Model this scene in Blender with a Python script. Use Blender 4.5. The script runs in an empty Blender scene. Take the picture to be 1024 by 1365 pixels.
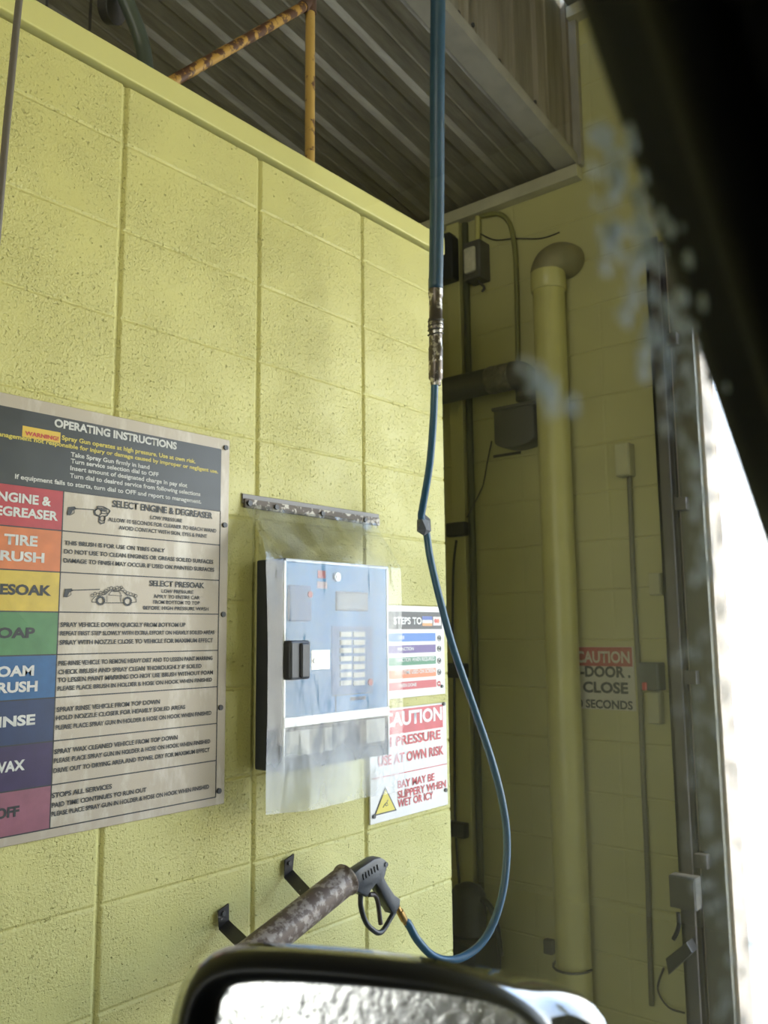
import bpy, bmesh, math, random
from mathutils import Vector, Matrix
random.seed(7)
SC = bpy.context.scene
COL = SC.collection

# ------------------------------------------------------------------ camera
F = 1161.2207
CAM = Vector((-1.03760899, -1.60513898, 1.54630571))
w = Vector((-0.134038096, -0.878068729, 0.0519038882))
Rm = Matrix.Rotation(w.length, 3, w.normalized()) @ Matrix(((1, 0, 0), (0, 0, -1), (0, 1, 0)))
cd = bpy.data.cameras.new('camera'); cam = bpy.data.objects.new('camera', cd); COL.objects.link(cam)
M3 = Matrix((Rm[0], -Rm[1], -Rm[2])).transposed()
cam.matrix_world = Matrix.Translation(CAM) @ M3.to_4x4()
cd.sensor_fit = 'VERTICAL'; cd.sensor_height = 24.0; cd.sensor_width = 18.0
cd.lens = F / 1365 * 24.0
cd.clip_start = 0.005
cd.dof.use_dof = True; cd.dof.focus_distance = 1.5; cd.dof.aperture_fstop = 20.4 / 4.0
SC.camera = cam

# ------------------------------------------------------------------ light
wd = bpy.data.worlds.new('world'); SC.world = wd; wd.use_nodes = True
bg = wd.node_tree.nodes['Background']
bg.inputs['Strength'].default_value = 10.0
wn = wd.node_tree.nodes; wl = wd.node_tree.links
w_tc = wn.new('ShaderNodeTexCoord'); w_sp = wn.new('ShaderNodeSeparateXYZ'); w_rp = wn.new('ShaderNodeValToRGB')   # hazy horizon to blue sky
wl.new(w_tc.outputs['Generated'], w_sp.inputs[0]); wl.new(w_sp.outputs['Z'], w_rp.inputs[0]); wl.new(w_rp.outputs[0], bg.inputs['Color'])
w_rp.color_ramp.elements[0].position = 0.0; w_rp.color_ramp.elements[0].color = (1.0, .97, .90, 1)
w_rp.color_ramp.elements[1].position = .55; w_rp.color_ramp.elements[1].color = (.42, .62, 1.0, 1)
w_e = w_rp.color_ramp.elements.new(.16); w_e.color = (.86, .92, 1.0, 1)

def light(name, typ, loc, d, energy, color=(1, 1, 1), size=None, portal=False):
    l = bpy.data.lights.new(name, typ); o = bpy.data.objects.new(name, l); COL.objects.link(o)
    o.location = loc; o.rotation_euler = Vector(d).to_track_quat('-Z', 'Y').to_euler()
    l.energy = energy; l.color = color
    if size: l.shape = 'RECTANGLE'; l.size, l.size_y = size
    if portal: l.cycles.is_portal = True
    return l
sun = light('sun', 'SUN', (6, -6, 9), (-0.12, 0.42, -0.9), 9.0, (1, 0.93, 0.82)); sun.angle = 0.01
light('door_daylight', 'AREA', (2.50, -2.30, 1.6), (-1, 0, 0), 1, size=(3.6, 3.1), portal=True)
light('entrance_daylight', 'AREA', (-6.1, -2.6, 1.4), (1, 0, 0), 1, size=(2.6, 2.8), portal=True)

SC.view_settings.view_transform = 'Standard'; SC.view_settings.look = 'None'
SC.view_settings.gamma = 1; SC.view_settings.use_curve_mapping = False
SC.view_settings.exposure = -0.15

# ------------------------------------------------------------------ helpers
def ray(px, py): return Rm.transposed() @ Vector(((px - 512) / F, (py - 682.5) / F, 1.0))
def PX(px, py, x): d = ray(px, py); return CAM + d * ((x - CAM.x) / d.x)
def PY(px, py, y): d = ray(px, py); return CAM + d * ((y - CAM.y) / d.y)

def link(name, bm, mt, parent=None, smooth=None):
    me = bpy.data.meshes.new(name); bmesh.ops.recalc_face_normals(bm, faces=bm.faces); bm.to_mesh(me); bm.free()
    o = bpy.data.objects.new(name, me); COL.objects.link(o)
    for m in (mt if isinstance(mt, (list, tuple)) else [mt]): me.materials.append(m)
    if smooth is not None:
        for p in me.polygons: p.use_smooth = True
        if smooth < 170:
            try: me.set_sharp_from_angle(angle=math.radians(smooth))
            except Exception: pass
    if parent: o.parent = parent; o.matrix_parent_inverse = Matrix.Translation(-parent.location)
    return o
def thing(name, loc, label, cat, group=None):
    o = bpy.data.objects.new(name, None); COL.objects.link(o); o.location = loc; o.empty_display_size = .05
    tag(o, label, cat, group); return o
def tag(o, label, cat, group=None, kind=None):
    o['label'] = label; o['category'] = cat
    if group: o['group'] = group
    if kind: o['kind'] = kind
    return o
def struct(name, bm, mt, smooth=None):
    o = link(name, bm, mt, None, smooth); o['kind'] = 'structure'
    return o
def describe(o, label, cat): o['label'] = label; o['category'] = cat; return o

def box(bm, a, b, bev=0, seg=2):
    x0, x1 = sorted((a[0], b[0])); y0, y1 = sorted((a[1], b[1])); z0, z1 = sorted((a[2], b[2]))
    r = bmesh.ops.create_cube(bm, size=1)
    for v in r['verts']:
        v.co = Vector(((x0 + x1) / 2 + v.co.x * (x1 - x0), (y0 + y1) / 2 + v.co.y * (y1 - y0), (z0 + z1) / 2 + v.co.z * (z1 - z0)))
    if bev:
        es = list({e for v in r['verts'] for e in v.link_edges})
        bmesh.ops.bevel(bm, geom=es, offset=bev, segments=seg, profile=.5, affect='EDGES')
    return bm
def boxbm(a, b, bev=0): bm = bmesh.new(); return box(bm, a, b, bev)
def smooth_path(pts, n=8):
    pts = [Vector(p) for p in pts]; out = []
    for i in range(len(pts) - 1):
        p0 = pts[max(i - 1, 0)]; p1 = pts[i]; p2 = pts[i + 1]; p3 = pts[min(i + 2, len(pts) - 1)]
        for k in range(n):
            t = k / n
            out.append(.5 * ((2 * p1) + (p2 - p0) * t + (2 * p0 - 5 * p1 + 4 * p2 - p3) * t * t + (3 * p1 - p0 - 3 * p2 + p3) * t ** 3))
    out.append(pts[-1]); return out
def tube(bm, pts, r, seg=16, caps=True):
    pts = [Vector(p) for p in pts]; n = len(pts)
    rr = r if isinstance(r, (list, tuple)) else [r] * n
    t0 = (pts[1] - pts[0]).normalized()
    up = Vector((0, 0, 1)) if abs(t0.z) < .9 else Vector((0, 1, 0))
    nrm = (up - t0 * up.dot(t0)).normalized(); rings = []
    for i, p in enumerate(pts):
        t = (pts[min(i + 1, n - 1)] - pts[max(i - 1, 0)]).normalized()
        nrm = (nrm - t * nrm.dot(t)).normalized(); b = t.cross(nrm)
        rings.append([bm.verts.new(p + (nrm * math.cos(2 * math.pi * k / seg) + b * math.sin(2 * math.pi * k / seg)) * rr[i]) for k in range(seg)])
    for i in range(n - 1):
        for k in range(seg):
            bm.faces.new((rings[i][k], rings[i][(k + 1) % seg], rings[i + 1][(k + 1) % seg], rings[i + 1][k]))
    if caps: bm.faces.new(rings[0][::-1]); bm.faces.new(rings[-1])
    return bm
def tubebm(pts, r, seg=16): return tube(bmesh.new(), pts, r, seg)
def prism(bm, pts, off, bev=0):
    """closed outline (3D points, planar) pushed along off"""
    off = Vector(off); a = [bm.verts.new(Vector(p)) for p in pts]; b = [bm.verts.new(Vector(p) + off) for p in pts]
    n = len(pts); fs = [bm.faces.new(a), bm.faces.new(b[::-1])]
    for i in range(n): fs.append(bm.faces.new((a[i], b[i], b[(i + 1) % n], a[(i + 1) % n])))
    if bev:
        bmesh.ops.recalc_face_normals(bm, faces=fs)
        es = list({e for f in fs[:2] for e in f.edges})
        bmesh.ops.bevel(bm, geom=es, offset=bev, segments=2, profile=.5, affect='EDGES')
    return bm
def disc(bm, c, r, nrm, h, seg=14):
    nrm = Vector(nrm).normalized(); return tube(bm, [Vector(c), Vector(c) + nrm * h], r, seg)

# ------------------------------------------------------------------ materials
def mat(name, col, rough=.5, metal=0, spec=.5, bump=0, bscale=80, bdist=.002, var=0, vscale=3, col2=None, patch=None, coat=0, **kw):
    m = bpy.data.materials.new(name); m.use_nodes = True; nt = m.node_tree; N = nt.nodes; L = nt.links
    p = N['Principled BSDF']; c4 = (*col, 1)
    p.inputs['Base Color'].default_value = c4; p.inputs['Roughness'].default_value = rough
    p.inputs['Metallic'].default_value = metal; p.inputs['Specular IOR Level'].default_value = spec
    if coat: p.inputs['Coat Weight'].default_value = coat; p.inputs['Coat Roughness'].default_value = .03
    tc = N.new('ShaderNodeTexCoord')
    if var or col2:
        n = N.new('ShaderNodeTexNoise'); n.inputs['Scale'].default_value = vscale; n.inputs['Detail'].default_value = 6; n.inputs['Roughness'].default_value = .62
        L.new(tc.outputs['Object'], n.inputs['Vector'])
        r = N.new('ShaderNodeValToRGB'); L.new(n.outputs['Fac'], r.inputs['Fac'])
        if col2:
            lo, hi = patch or (.45, .55)
            r.color_ramp.elements[0].position = lo; r.color_ramp.elements[1].position = hi
            r.color_ramp.elements[0].color = c4; r.color_ramp.elements[1].color = (*col2, 1)
        else:
            r.color_ramp.elements[0].position = .3; r.color_ramp.elements[1].position = .7
            r.color_ramp.elements[0].color = (*[c * (1 - var) for c in col], 1); r.color_ramp.elements[1].color = (*[min(1, c * (1 + var)) for c in col], 1)
        L.new(r.outputs['Color'], p.inputs['Base Color'])
    if bump:
        n = N.new('ShaderNodeTexNoise'); n.inputs['Scale'].default_value = bscale; n.inputs['Detail'].default_value = 4
        L.new(tc.outputs['Object'], n.inputs['Vector'])
        b = N.new('ShaderNodeBump'); b.inputs['Strength'].default_value = bump; b.inputs['Distance'].default_value = bdist
        L.new(n.outputs['Fac'], b.inputs['Height']); L.new(b.outputs['Normal'], p.inputs['Normal'])
    return m
def block_paint(name, col, col2, st=1.0):
    """thick gloss-ish paint over pitted concrete block"""
    m = mat(name, col, .42, spec=.4); nt = m.node_tree; N = nt.nodes; L = nt.links; p = N['Principled BSDF']
    tc = N.new('ShaderNodeTexCoord')
    def noise(s, d=4, ro=.55):
        n = N.new('ShaderNodeTexNoise'); n.inputs['Scale'].default_value = s; n.inputs['Detail'].default_value = d; n.inputs['Roughness'].default_value = ro
        L.new(tc.outputs['Object'], n.inputs['Vector']); return n.outputs['Fac']
    def mr(x, a, b, c, d):
        n = N.new('ShaderNodeMapRange'); L.new(x, n.inputs[0])
        for i, v in enumerate((a, b, c, d)): n.inputs[i + 1].default_value = v
        return n.outputs[0]
    def mth(op, x, y):
        n = N.new('ShaderNodeMath'); n.operation = op
        for i, v in enumerate((x, y)):
            if isinstance(v, (int, float)): n.inputs[i].default_value = v
            else: L.new(v, n.inputs[i])
        return n.outputs[0]
    fine = noise(190, 4, .55)
    region = mr(noise(5, 3), .35, .65, .35, 1.5)
    pits = mr(noise(150, 2, .5), .60, .70, 0, -.7)
    pits2 = mr(noise(75, 1, .5), .71, .76, 0, -1.2)
    h = mth('ADD', mth('MULTIPLY', fine, region), mth('ADD', mth('MULTIPLY', pits, region), pits2))
    b = N.new('ShaderNodeBump'); b.inputs['Strength'].default_value = st; b.inputs['Distance'].default_value = .003
    L.new(h, b.inputs['Height']); L.new(b.outputs['Normal'], p.inputs['Normal'])
    mx = N.new('ShaderNodeMix'); mx.data_type = 'RGBA'; L.new(mr(noise(2.2, 6), .35, .7, 0, 1), mx.inputs[0])
    mx.inputs[6].default_value = (*col, 1); mx.inputs[7].default_value = (*col2, 1)
    L.new(mx.outputs[2], p.inputs['Base Color'])
    return m
def streaky(name, base, dirt, scale=(2, 30, 30), lo=.4, hi=.65, rough=.5, metal=0, bump=0):
    m = mat(name, base, rough, metal); nt = m.node_tree; N = nt.nodes; L = nt.links; p = N['Principled BSDF']
    tc = N.new('ShaderNodeTexCoord'); mp = N.new('ShaderNodeMapping'); mp.inputs['Scale'].default_value = scale
    n = N.new('ShaderNodeTexNoise'); n.inputs['Scale'].default_value = 1; n.inputs['Detail'].default_value = 7; n.inputs['Roughness'].default_value = .65
    L.new(tc.outputs['Object'], mp.inputs[0]); L.new(mp.outputs[0], n.inputs['Vector'])
    r = N.new('ShaderNodeValToRGB'); r.color_ramp.elements[0].position = lo; r.color_ramp.elements[1].position = hi
    r.color_ramp.elements[0].color = (*base, 1); r.color_ramp.elements[1].color = (*dirt, 1)
    L.new(n.outputs['Fac'], r.inputs[0]); L.new(r.outputs[0], p.inputs['Base Color'])
    return m

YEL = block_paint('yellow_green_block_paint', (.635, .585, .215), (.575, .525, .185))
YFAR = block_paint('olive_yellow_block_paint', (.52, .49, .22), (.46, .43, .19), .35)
YPLAIN = mat('yellow_green_paint', (.635, .585, .215), .4, bump=.3, bscale=60)
YPIPE = mat('yellow_pipe_paint', (.46, .425, .155), .38, var=.08, vscale=6)
ELBOW = mat('olive_brown_elbow', (.20, .175, .085), .5, var=.2, vscale=12)
CONC = mat('concrete', (.16, .15, .13), .6, bump=.4, bscale=40, var=.2, vscale=3)
GALV = streaky('galvanized_sheet', (.155, .135, .095), (.25, .225, .165), (1.5, 40, 40), .35, .7, .5, .3)
GALVV = streaky('galvanized_sheet_dirty', (.17, .145, .10), (.31, .265, .20), (14, 40, 1.2), .35, .65, .55, .2)
TRIM = mat('cream_metal_trim', (.46, .43, .30), .5, var=.12, vscale=8)
TRIMG = mat('grey_metal_trim', (.33, .30, .24), .5, .2, var=.15, vscale=8)
DARK = mat('black_plastic', (.018, .018, .02), .4)
DARKM = mat('dark_metal', (.06, .055, .05), .5, .4, var=.3, vscale=20)
GREYD = mat('dark_grey_paint', (.075, .07, .06), .5, var=.25, vscale=15)
STEEL = mat('door_track_steel', (.11, .10, .105), .45, .5, var=.3, vscale=12)
SIGNM = streaky('weathered_white_metal', (.44, .37, .28), (.62, .56, .47), (14, 14, 5), .52, .70, .42, .1)
WHITE = mat('sign_white', (.76, .73, .68), .4, var=.05, vscale=10)
INK = mat('black_ink', (.022, .024, .026), .45)
INKW = mat('white_ink', (.62, .60, .55), .45, var=.15, vscale=40)
INKY = mat('yellow_ink', (.62, .50, .08), .45)
INKR = mat('red_ink', (.56, .05, .055), .45, var=.2, vscale=60)

# ------------------------------------------------------------------ room shell
XF = 2.26
XE = 1.205
def block_face(xs, zs, dv, dh, P):
    """a face of blocks: xs/zs are joint positions incl. ends; tooled joints between"""
    def lines(s, d, hw):
        out = [(s[0], 0)]
        for v in s[1:-1]: out += [(v + o * hw, k * d) for o, k in ((-1, 0), (-.75, .15), (-.45, .6), (-.15, .97), (.15, .97), (.45, .6), (.75, .15), (1, 0))]
        out.append((s[-1], 0)); return out
    bm = bmesh.new(); X = lines(xs, dv, .011); Zs = lines(zs, dh, .0065)
    V = [[bm.verts.new(P(x, max(dx, dz), z)) for z, dz in Zs] for x, dx in X]
    for i in range(len(X) - 1):
        for j in range(len(Zs) - 1): bm.faces.new((V[i][j], V[i + 1][j], V[i + 1][j + 1], V[i][j + 1]))
    return bm
xs = [-6.0] + [k * .4064 for k in range(-14, 3)] + [XE]
zs = [0] + [2.845 - r * .2032 for r in range(13, 0, -1)] + [2.781]
bm = block_face(xs, zs, .0062, .0030, lambda x, d, z: Vector((x, d, z)))
box(bm, (-6, .02, 0), (XE - .0, .19, 2.80))
for z0, z1 in ((0, 2.80),):      # close the wall's free end
    vs = [bm.verts.new(p) for p in ((XE, 0, z0), (XE, .02, z0), (XE, .02, z1), (XE, 0, z1))]; bm.faces.new(vs)
o = struct('wall_left', bm, YEL)
describe(o, 'yellow-green painted concrete block wall carrying the signs and payment box', 'wall')
bm = boxbm((-6, -.014, 2.792), (XE + .012, .2, 2.852), .003)
o = struct('trim_1', bm, YPLAIN); describe(o, 'yellow-green coping board along the top of the left block wall', 'trim')

# end wall with the door opening; joints of its own coursing
fz = [0] + [1.5144 - .2007 * k for k in range(7, 0, -1)] + [1.5144 + .2007 * k for k in range(0, 14)] + [4.30]
fy = [-.315] + [.337 - .4064, .337, .337 + .4064, .337 + 2 * .4064, .337 + 3 * .4064, 2.2]
bm = block_face(fy, fz, .0012, .0040, lambda y, d, z: Vector((XF + d, y, z)))
box(bm, (XF + .02, -.315, 0), (XF + .2, 2.2, 4.3))
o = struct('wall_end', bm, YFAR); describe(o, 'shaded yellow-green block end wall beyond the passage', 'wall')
bm = bmesh.new()
box(bm, (XF, -4.2, 3.06), (XF + .2, -.315, 4.75)); box(bm, (XF, -.315, 4.3), (XF + .2, 2.2, 4.75)); box(bm, (XF, -4.4, 0), (XF + .2, -4.0, 3.06))
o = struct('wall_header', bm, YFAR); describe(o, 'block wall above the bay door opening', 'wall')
bm = bmesh.new()
box(bm, (XF + .012, -.468, 0), (XF + .15, -.31, 3.06), .004)
o = struct('trim_2', bm, mat('jamb_masonry', (.62, .52, .42), .8, bump=.6, bscale=70, var=.15, vscale=10)); describe(o, 'pale masonry jamb of the bright door opening', 'door jamb')
o = struct('wall_right', boxbm((-6, -4.4, 0), (XF, -4.2, 5.6)), YPLAIN)
o = struct('wall_back', boxbm((-6, 2.2, 0), (XF + .2, 2.4, 5.6)), YPLAIN)
bm = bmesh.new(); box(bm, (-6.2, -4.4, 2.8), (-6, 2.4, 5.9)); box(bm, (-6.2, -1.3, 0), (-6, 2.4, 2.8)); box(bm, (-6.2, -4.4, 0), (-6, -3.9, 2.8))
o = struct('wall_entrance', bm, YPLAIN)
o = struct('floor', boxbm((-6.2, -4.4, -.1), (XF + .2, 2.4, 0)), CONC)
# ground beyond the door
GR = mat('sunlit_concrete', (.62, .57, .50), .85, bump=.3, bscale=30, var=.1, vscale=2)
o = struct('ground', boxbm((XF + .2, -9, -.12), (14, 6, -.02)), GR); describe(o, 'sunlit pale pavement outside the bay door', 'pavement')

# corrugated ceilings: sheet profile across y, running down the slope towards the end wall
SL = -.166
def corrugated(y0, y1, z_end, x0, x1, pitch=.225, phase=.0, d=.016):
    prof = []; k = math.floor((y0 - phase) / pitch) - 1; pts = []
    while k * pitch + phase < y1 + pitch:
        c = k * pitch + phase
        pts += [(c - .046, 0), (c - .024, -d), (c + .024, -d), (c + .046, 0), (c + .105, 0), (c + .1125, -.003), (c + .12, 0)]
        k += 1
    prof = [(y0, 0)] + [p for p in pts if y0 < p[0] < y1] + [(y1, 0)]
    bm = bmesh.new(); rows = []
    for x in (x0, x1):
        for t in (0, .02):
            rows.append([bm.verts.new((x, y, z_end + SL * (x - XF) + h + t)) for y, h in prof])
    for i in range(len(prof) - 1):
        for a, b in ((0, 2), (3, 1)): bm.faces.new((rows[a][i], rows[a][i + 1], rows[b][i + 1], rows[b][i]))
    return bm
o = struct('ceiling', corrugated(0.035, 2.2, 3.572, -6, XF, phase=.13), GALV); describe(o, 'low sloping corrugated metal ceiling behind the block wall', 'ceiling')
o = struct('ceiling_upper', corrugated(-4.2, .0, 4.30, -6, XF, phase=-.11), GALV); describe(o, 'higher corrugated metal ceiling over the wash bay', 'ceiling')
# vertical ribbed panel joining both ceilings
bm = bmesh.new(); prof = []
x = -6.0
while x < XF - .02:
    prof += [(x, 0), (x + .09, 0), (x + .105, -.014), (x + .135, -.014), (x + .15, 0), (x + .2, 0), (x + .205, -.005), (x + .215, -.005), (x + .22, 0)]
    x += .27
prof = [p for p in prof if p[0] < XF - .02] + [(XF - .02, 0)]
lo = [bm.verts.new((x, .02 + d, 3.58 + SL * (x - XF))) for x, d in prof]; hi = [bm.verts.new((x, .02 + d, 4.32 + SL * (x - XF))) for x, d in prof]
for i in range(len(prof) - 1): bm.faces.new((lo[i], lo[i + 1], hi[i + 1], hi[i]))
o = struct('wall_bulkhead', bm, GALVV); describe(o, 'dirty vertical ribbed metal panel between the two ceilings', 'metal panel')
# edge trim along the sloped edge, and trims against the end wall
bm = bmesh.new()
prism(bm, [(x, y, 3.545 + SL * (x - XF) + dz) for x, y, dz in ((-6, -.012, 0), (-6, -.012, .05), (-6, .0, .05), (-6, .085, .012), (-6, .085, 0))], (XF + 6, 0, SL * (XF + 6)))
o = struct('trim_3', bm, TRIMG); describe(o, 'grey metal edge trim along the low ceiling', 'trim')
o = struct('trim_4', boxbm((XF - .055, -.018, 3.490), (XF, 2.2, 3.546), .003), TRIM); describe(o, 'cream trim board where the low ceiling meets the end wall', 'trim')
o = struct('trim_5', boxbm((XF - .03, -.03, 3.55), (XF, .03, 4.30), .003), TRIMG); describe(o, 'grey vertical trim at the end of the ribbed panel', 'trim')
o = struct('trim_6', boxbm((XF - .06, -4.2, 4.235), (XF, .0, 4.29), .003), TRIM); describe(o, 'cream trim where the upper ceiling meets the end wall', 'trim')
# screws on the ribbed panel
for px, py in ((610, 18), (629, 34), (664, 82), (712, 137)):
    p = PY(px, py, .006); bm = bmesh.new(); disc(bm, p, .009, (0, -1, 0), .006, 8)
    tag(link('screw', bm, DARK), 'dark screw head on the vertical ribbed panel, %s' % {610: 'nearest the blue hose', 629: 'second out from the blue hose', 664: 'third out from the blue hose', 712: 'farthest from the blue hose'}[px], 'screw', 'screws on the ribbed panel')

# door track and frame beside the opening
a = PX(889, 700, XF).y; b = PX(906, 700, XF).y; c_ = PX(940, 700, XF).y
dt = thing('door_track', (XF, (a + c_) / 2, 0), 'dark steel vertical door track beside the bright opening', 'door track')
bm = bmesh.new(); box(bm, (XF - .075, a, 0), (XF - .02, a - .012, 3.1)); box(bm, (XF - .02, a, 0), (XF, b, 3.1)); box(bm, (XF - .075, b, 0), (XF - .06, a, 3.1))
link('rail', bm, STEEL, dt)
bm = bmesh.new(); box(bm, (XF - .02, b - .012, 0), (XF + .02, c_, 3.06), .003)
link('jamb_plate', bm, mat('jamb_steel_green', (.15, .145, .11), .5, .3, var=.25, vscale=10), dt)
for z in (.7, 1.35, 2.0, 2.65):
    bm = bmesh.new(); box(bm, (XF - .06, b - .004, z), (XF - .02, b - .05, z + .05), .003); link('bracket', bm, STEEL, dt)

# ------------------------------------------------------------------ lettering
_ref = {}
def text_mesh(s, bold=.018):
    c = bpy.data.curves.new('t', 'FONT'); c.body = s; c.size = 1; c.offset = bold; c.resolution_u = 3
    o = bpy.data.objects.new('t', c); COL.objects.link(o); bpy.context.view_layer.update()
    me = bpy.data.meshes.new_from_object(o.evaluated_get(bpy.context.evaluated_depsgraph_get()))
    bpy.data.objects.remove(o); return me
CAPH = max(v.co.y for v in text_mesh('H').vertices)
def lettering(s, p0, p1, h, face, mt, parent, bold=.018, name='lettering'):
    """text on the wall-parallel (face='y') or end-wall-parallel (face='x') plane, from baseline start p0 to end p1"""
    me = text_mesh(s, bold * 1.6); xs_ = [v.co.x for v in me.vertices]; x0, x1 = min(xs_), max(xs_)
    p0 = Vector(p0); p1 = Vector(p1); ax = (p1 - p0); L_ = ax.length; ax.normalize()
    for v in me.vertices:
        u = (v.co.x - x0) / (x1 - x0) * L_; t = v.co.y / CAPH * h
        v.co = p0 + ax * u + Vector((0, 0, t))
    me.materials.append(mt); o = bpy.data.objects.new(name, me); COL.objects.link(o)
    o.parent = parent; o.matrix_parent_inverse = Matrix.Translation(-parent.matrix_world.translation) if parent.parent is None else Matrix()
    return o
bpy.context.view_layer.update()

# ------------------------------------------------------------------ operating instructions board
SY = -.006
board = thing('instruction_board', (-.04, 0, 1.59), 'large weathered metal operating instructions board with coloured rows on the left of the wall', 'sign')
SX0, SX1 = -.40, .3135
link('panel', boxbm((SX0, SY, 1.1665), (SX1, -.001, 2.0125), .0012), SIGNM, board)
def plate(name, x0, x1, z0, z1, mt, dy=.0006, par=board, y=SY):
    return link(name, boxbm((x0, y - dy, z0), (x1, y + .0005, z1)), mt, par)
XM = -.1155; XI = .2878; XL = -.372
rows = [1.8371, 1.7563, 1.6735, 1.5949, 1.5121, 1.4294, 1.347, 1.2648, 1.1843]
plate('header_panel', XL, XI, rows[0], 1.9865, mat('header_black', (.030, .034, .036), .38, var=.3, vscale=14), .0006)
rc = [('red', (.43, .035, .045)), ('orange', (.62, .17, .045)), ('yellow', (.60, .42, .05)), ('green', (.075, .21, .075)), ('blue', (.015, .10, .25)),
      ('dark_blue', (.014, .032, .10)), ('purple', (.035, .018, .075)), ('mauve', (.27, .095, .13))]
for i, (n, c) in enumerate(rc):
    o = plate('row_tab', XL, XM, rows[i + 1] + .0008, rows[i] - .0008, mat('tab_' + n, c, .4, var=.14, vscale=25), .0006)
    o['label'] = n.replace('_', ' ') + ' label tab at the left of its row'
bm = bmesh.new()
for z in rows: box(bm, (XL, SY - .0008, z - .0012), (XI, SY, z + .0012))
box(bm, (XM - .0012, SY - .0008, rows[-1]), (XM + .0012, SY, rows[0])); box(bm, (XI - .001, SY - .0008, rows[-1]), (XI + .001, SY, rows[0]))
link('ruling', bm, INK, board)
TY = SY - .0012
def line(s, x0, y0, x1, y1, h, mt, ox, oy, sc, par=board, y=TY, bold=.018):
    a = PY(ox + x0 / sc, oy + y0 / sc, y); b = PY(ox + x1 / sc, oy + y1 / sc, y)
    mx, my = ox + (x0 + x1) / 2 / sc, oy + (y0 + y1) / 2 / sc
    hh = (PY(mx, my - h / sc, y) - PY(mx, my, y)).z
    zm = (a.z + b.z) / 2; a.z = zm; b.z = zm
    return lettering(s, a, b, hh, 'y', mt, par, bold)
T1 = [("OPERATING INSTRUCTIONS", 230, 222, 752, 315, 31, INKW, .025),
 ("Spray Gun operates at high pressure. Use at own risk.", 262, 278, 832, 375, 18, INKY, .018),
 ("Management not responsible for injury or damage caused by improper or negligent use.", -34, 258, 928, 417, 17, INKY, .018),
 ("Take Spray Gun firmly in hand", 300, 352, 636, 397, 18, INKW, .014), ("Turn service selection dial to OFF", 300, 381, 675, 428, 18, INKW, .014),
 ("Insert amount of designated charge in pay slot", 298, 408, 797, 477, 18, INKW, .014), ("Turn dial to desired service from following selections", 296, 440, 853, 514, 18, INKW, .014),
 ("If equipment fails to starts, turn dial to OFF and report to management.", 62, 445, 857, 545, 18, INKW, .014),
 ("SELECT ENGINE & DEGREASER", 478, 563, 905, 612, 27, INK, .018), ("LOW PRESSURE", 641, 614, 776, 629, 15, INK, .012),
 ("ALLOW 10 SECONDS FOR CLEANER TO REACH WAND", 460, 625, 921, 671, 16, INK, .012), ("AVOID CONTACT WITH SKIN, EYES & PAINT", 505, 660, 882, 694, 16, INK, .012),
 ("THIS BRUSH IS FOR USE ON TIRES ONLY", 274, 727, 702, 753, 17, INK, .016), ("DO NOT USE TO CLEAN ENGINES OR GREASE SOILED SURFACES", 272, 765, 908, 801, 17, INK, .016),
 ("DAMAGE TO FINISH MAY OCCUR IF USED ON PAINTED SURFACES", 270, 803, 912, 835, 17, INK, .016),
 ("SELECT PRESOAK", 636, 902, 870, 906, 23, INK, .018), ("LOW PRESSURE", 688, 930, 823, 932, 15, INK, .012), ("APPLY TO ENTIRE CAR", 655, 952, 850, 956, 15, INK, .012),
 ("FROM BOTTOM TO TOP", 652, 976, 850, 979, 15, INK, .012), ("BEFORE HIGH PRESSURE WASH", 610, 1001, 888, 1004, 15, INK, .012),
 ("ENGINE &", -42, 528, 216, 560, 38, INKW, .022), ("DEGREASER", -66, 588, 245, 622, 38, INKW, .022),
 ("TIRE", 15, 722, 158, 728, 42, INKW, .022), ("BRUSH", -48, 788, 187, 797, 40, INKW, .022), ("PRESOAK", -85, 934, 217, 937, 42, INK, .025)]
T2 = [("SPRAY VEHICLE DOWN QUICKLY FROM BOTTOM UP", 256, 118, 790, 110, 18), ("REPEAT FIRST STEP SLOWLY WITH EXTRA EFFORT ON HEAVILY SOILED AREAS", 255, 154, 913, 142, 17),
 ("SPRAY WITH NOZZLE CLOSE TO VEHICLE FOR MAXIMUM EFFECT", 252, 192, 907, 177, 18), ("PRE-RINSE VEHICLE TO REMOVE HEAVY DIRT AND TO LESSEN PAINT MARRING", 248, 282, 905, 252, 18),
 ("CHECK BRUSH AND SPRAY CLEAN THOROUGHLY IF SOILED", 247, 318, 858, 287, 18), ("TO LESSEN PAINT MARRING DO NOT USE BRUSH WITHOUT FOAM", 245, 354, 907, 313, 18),
 ("PLEASE PLACE BRUSH IN HOLDER & HOSE ON HOOK WHEN FINISHED", 243, 390, 903, 343, 17), ("SPRAY RINSE VEHICLE FROM TOP DOWN", 240, 482, 681, 437, 19),
 ("HOLD NOZZLE CLOSER FOR HEAVILY SOILED AREAS", 238, 514, 789, 462, 18), ("PLEASE PLACE SPRAY GUN IN HOLDER & HOSE ON HOOK WHEN FINISHED", 236, 556, 900, 486, 18),
 ("SPRAY WAX CLEANED VEHICLE FROM TOP DOWN", 230, 658, 756, 592, 19), ("PLEASE PLACE SPRAY GUN IN HOLDER & HOSE ON HOOK WHEN FINISHED", 228, 698, 895, 607, 18),
 ("DRIVE OUT TO DRYING AREA AND TOWEL DRY FOR MAXIMUM EFFECT", 226, 740, 893, 643, 18), ("STOPS ALL SERVICES", 220, 843, 476, 804, 20),
 ("PAID TIME CONTINUES TO RUN OUT", 219, 885, 623, 817, 19), ("PLEASE PLACE SPRAY GUN IN HOLDER & HOSE ON HOOK WHEN FINISHED", 217, 926, 890, 800, 18)]
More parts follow.
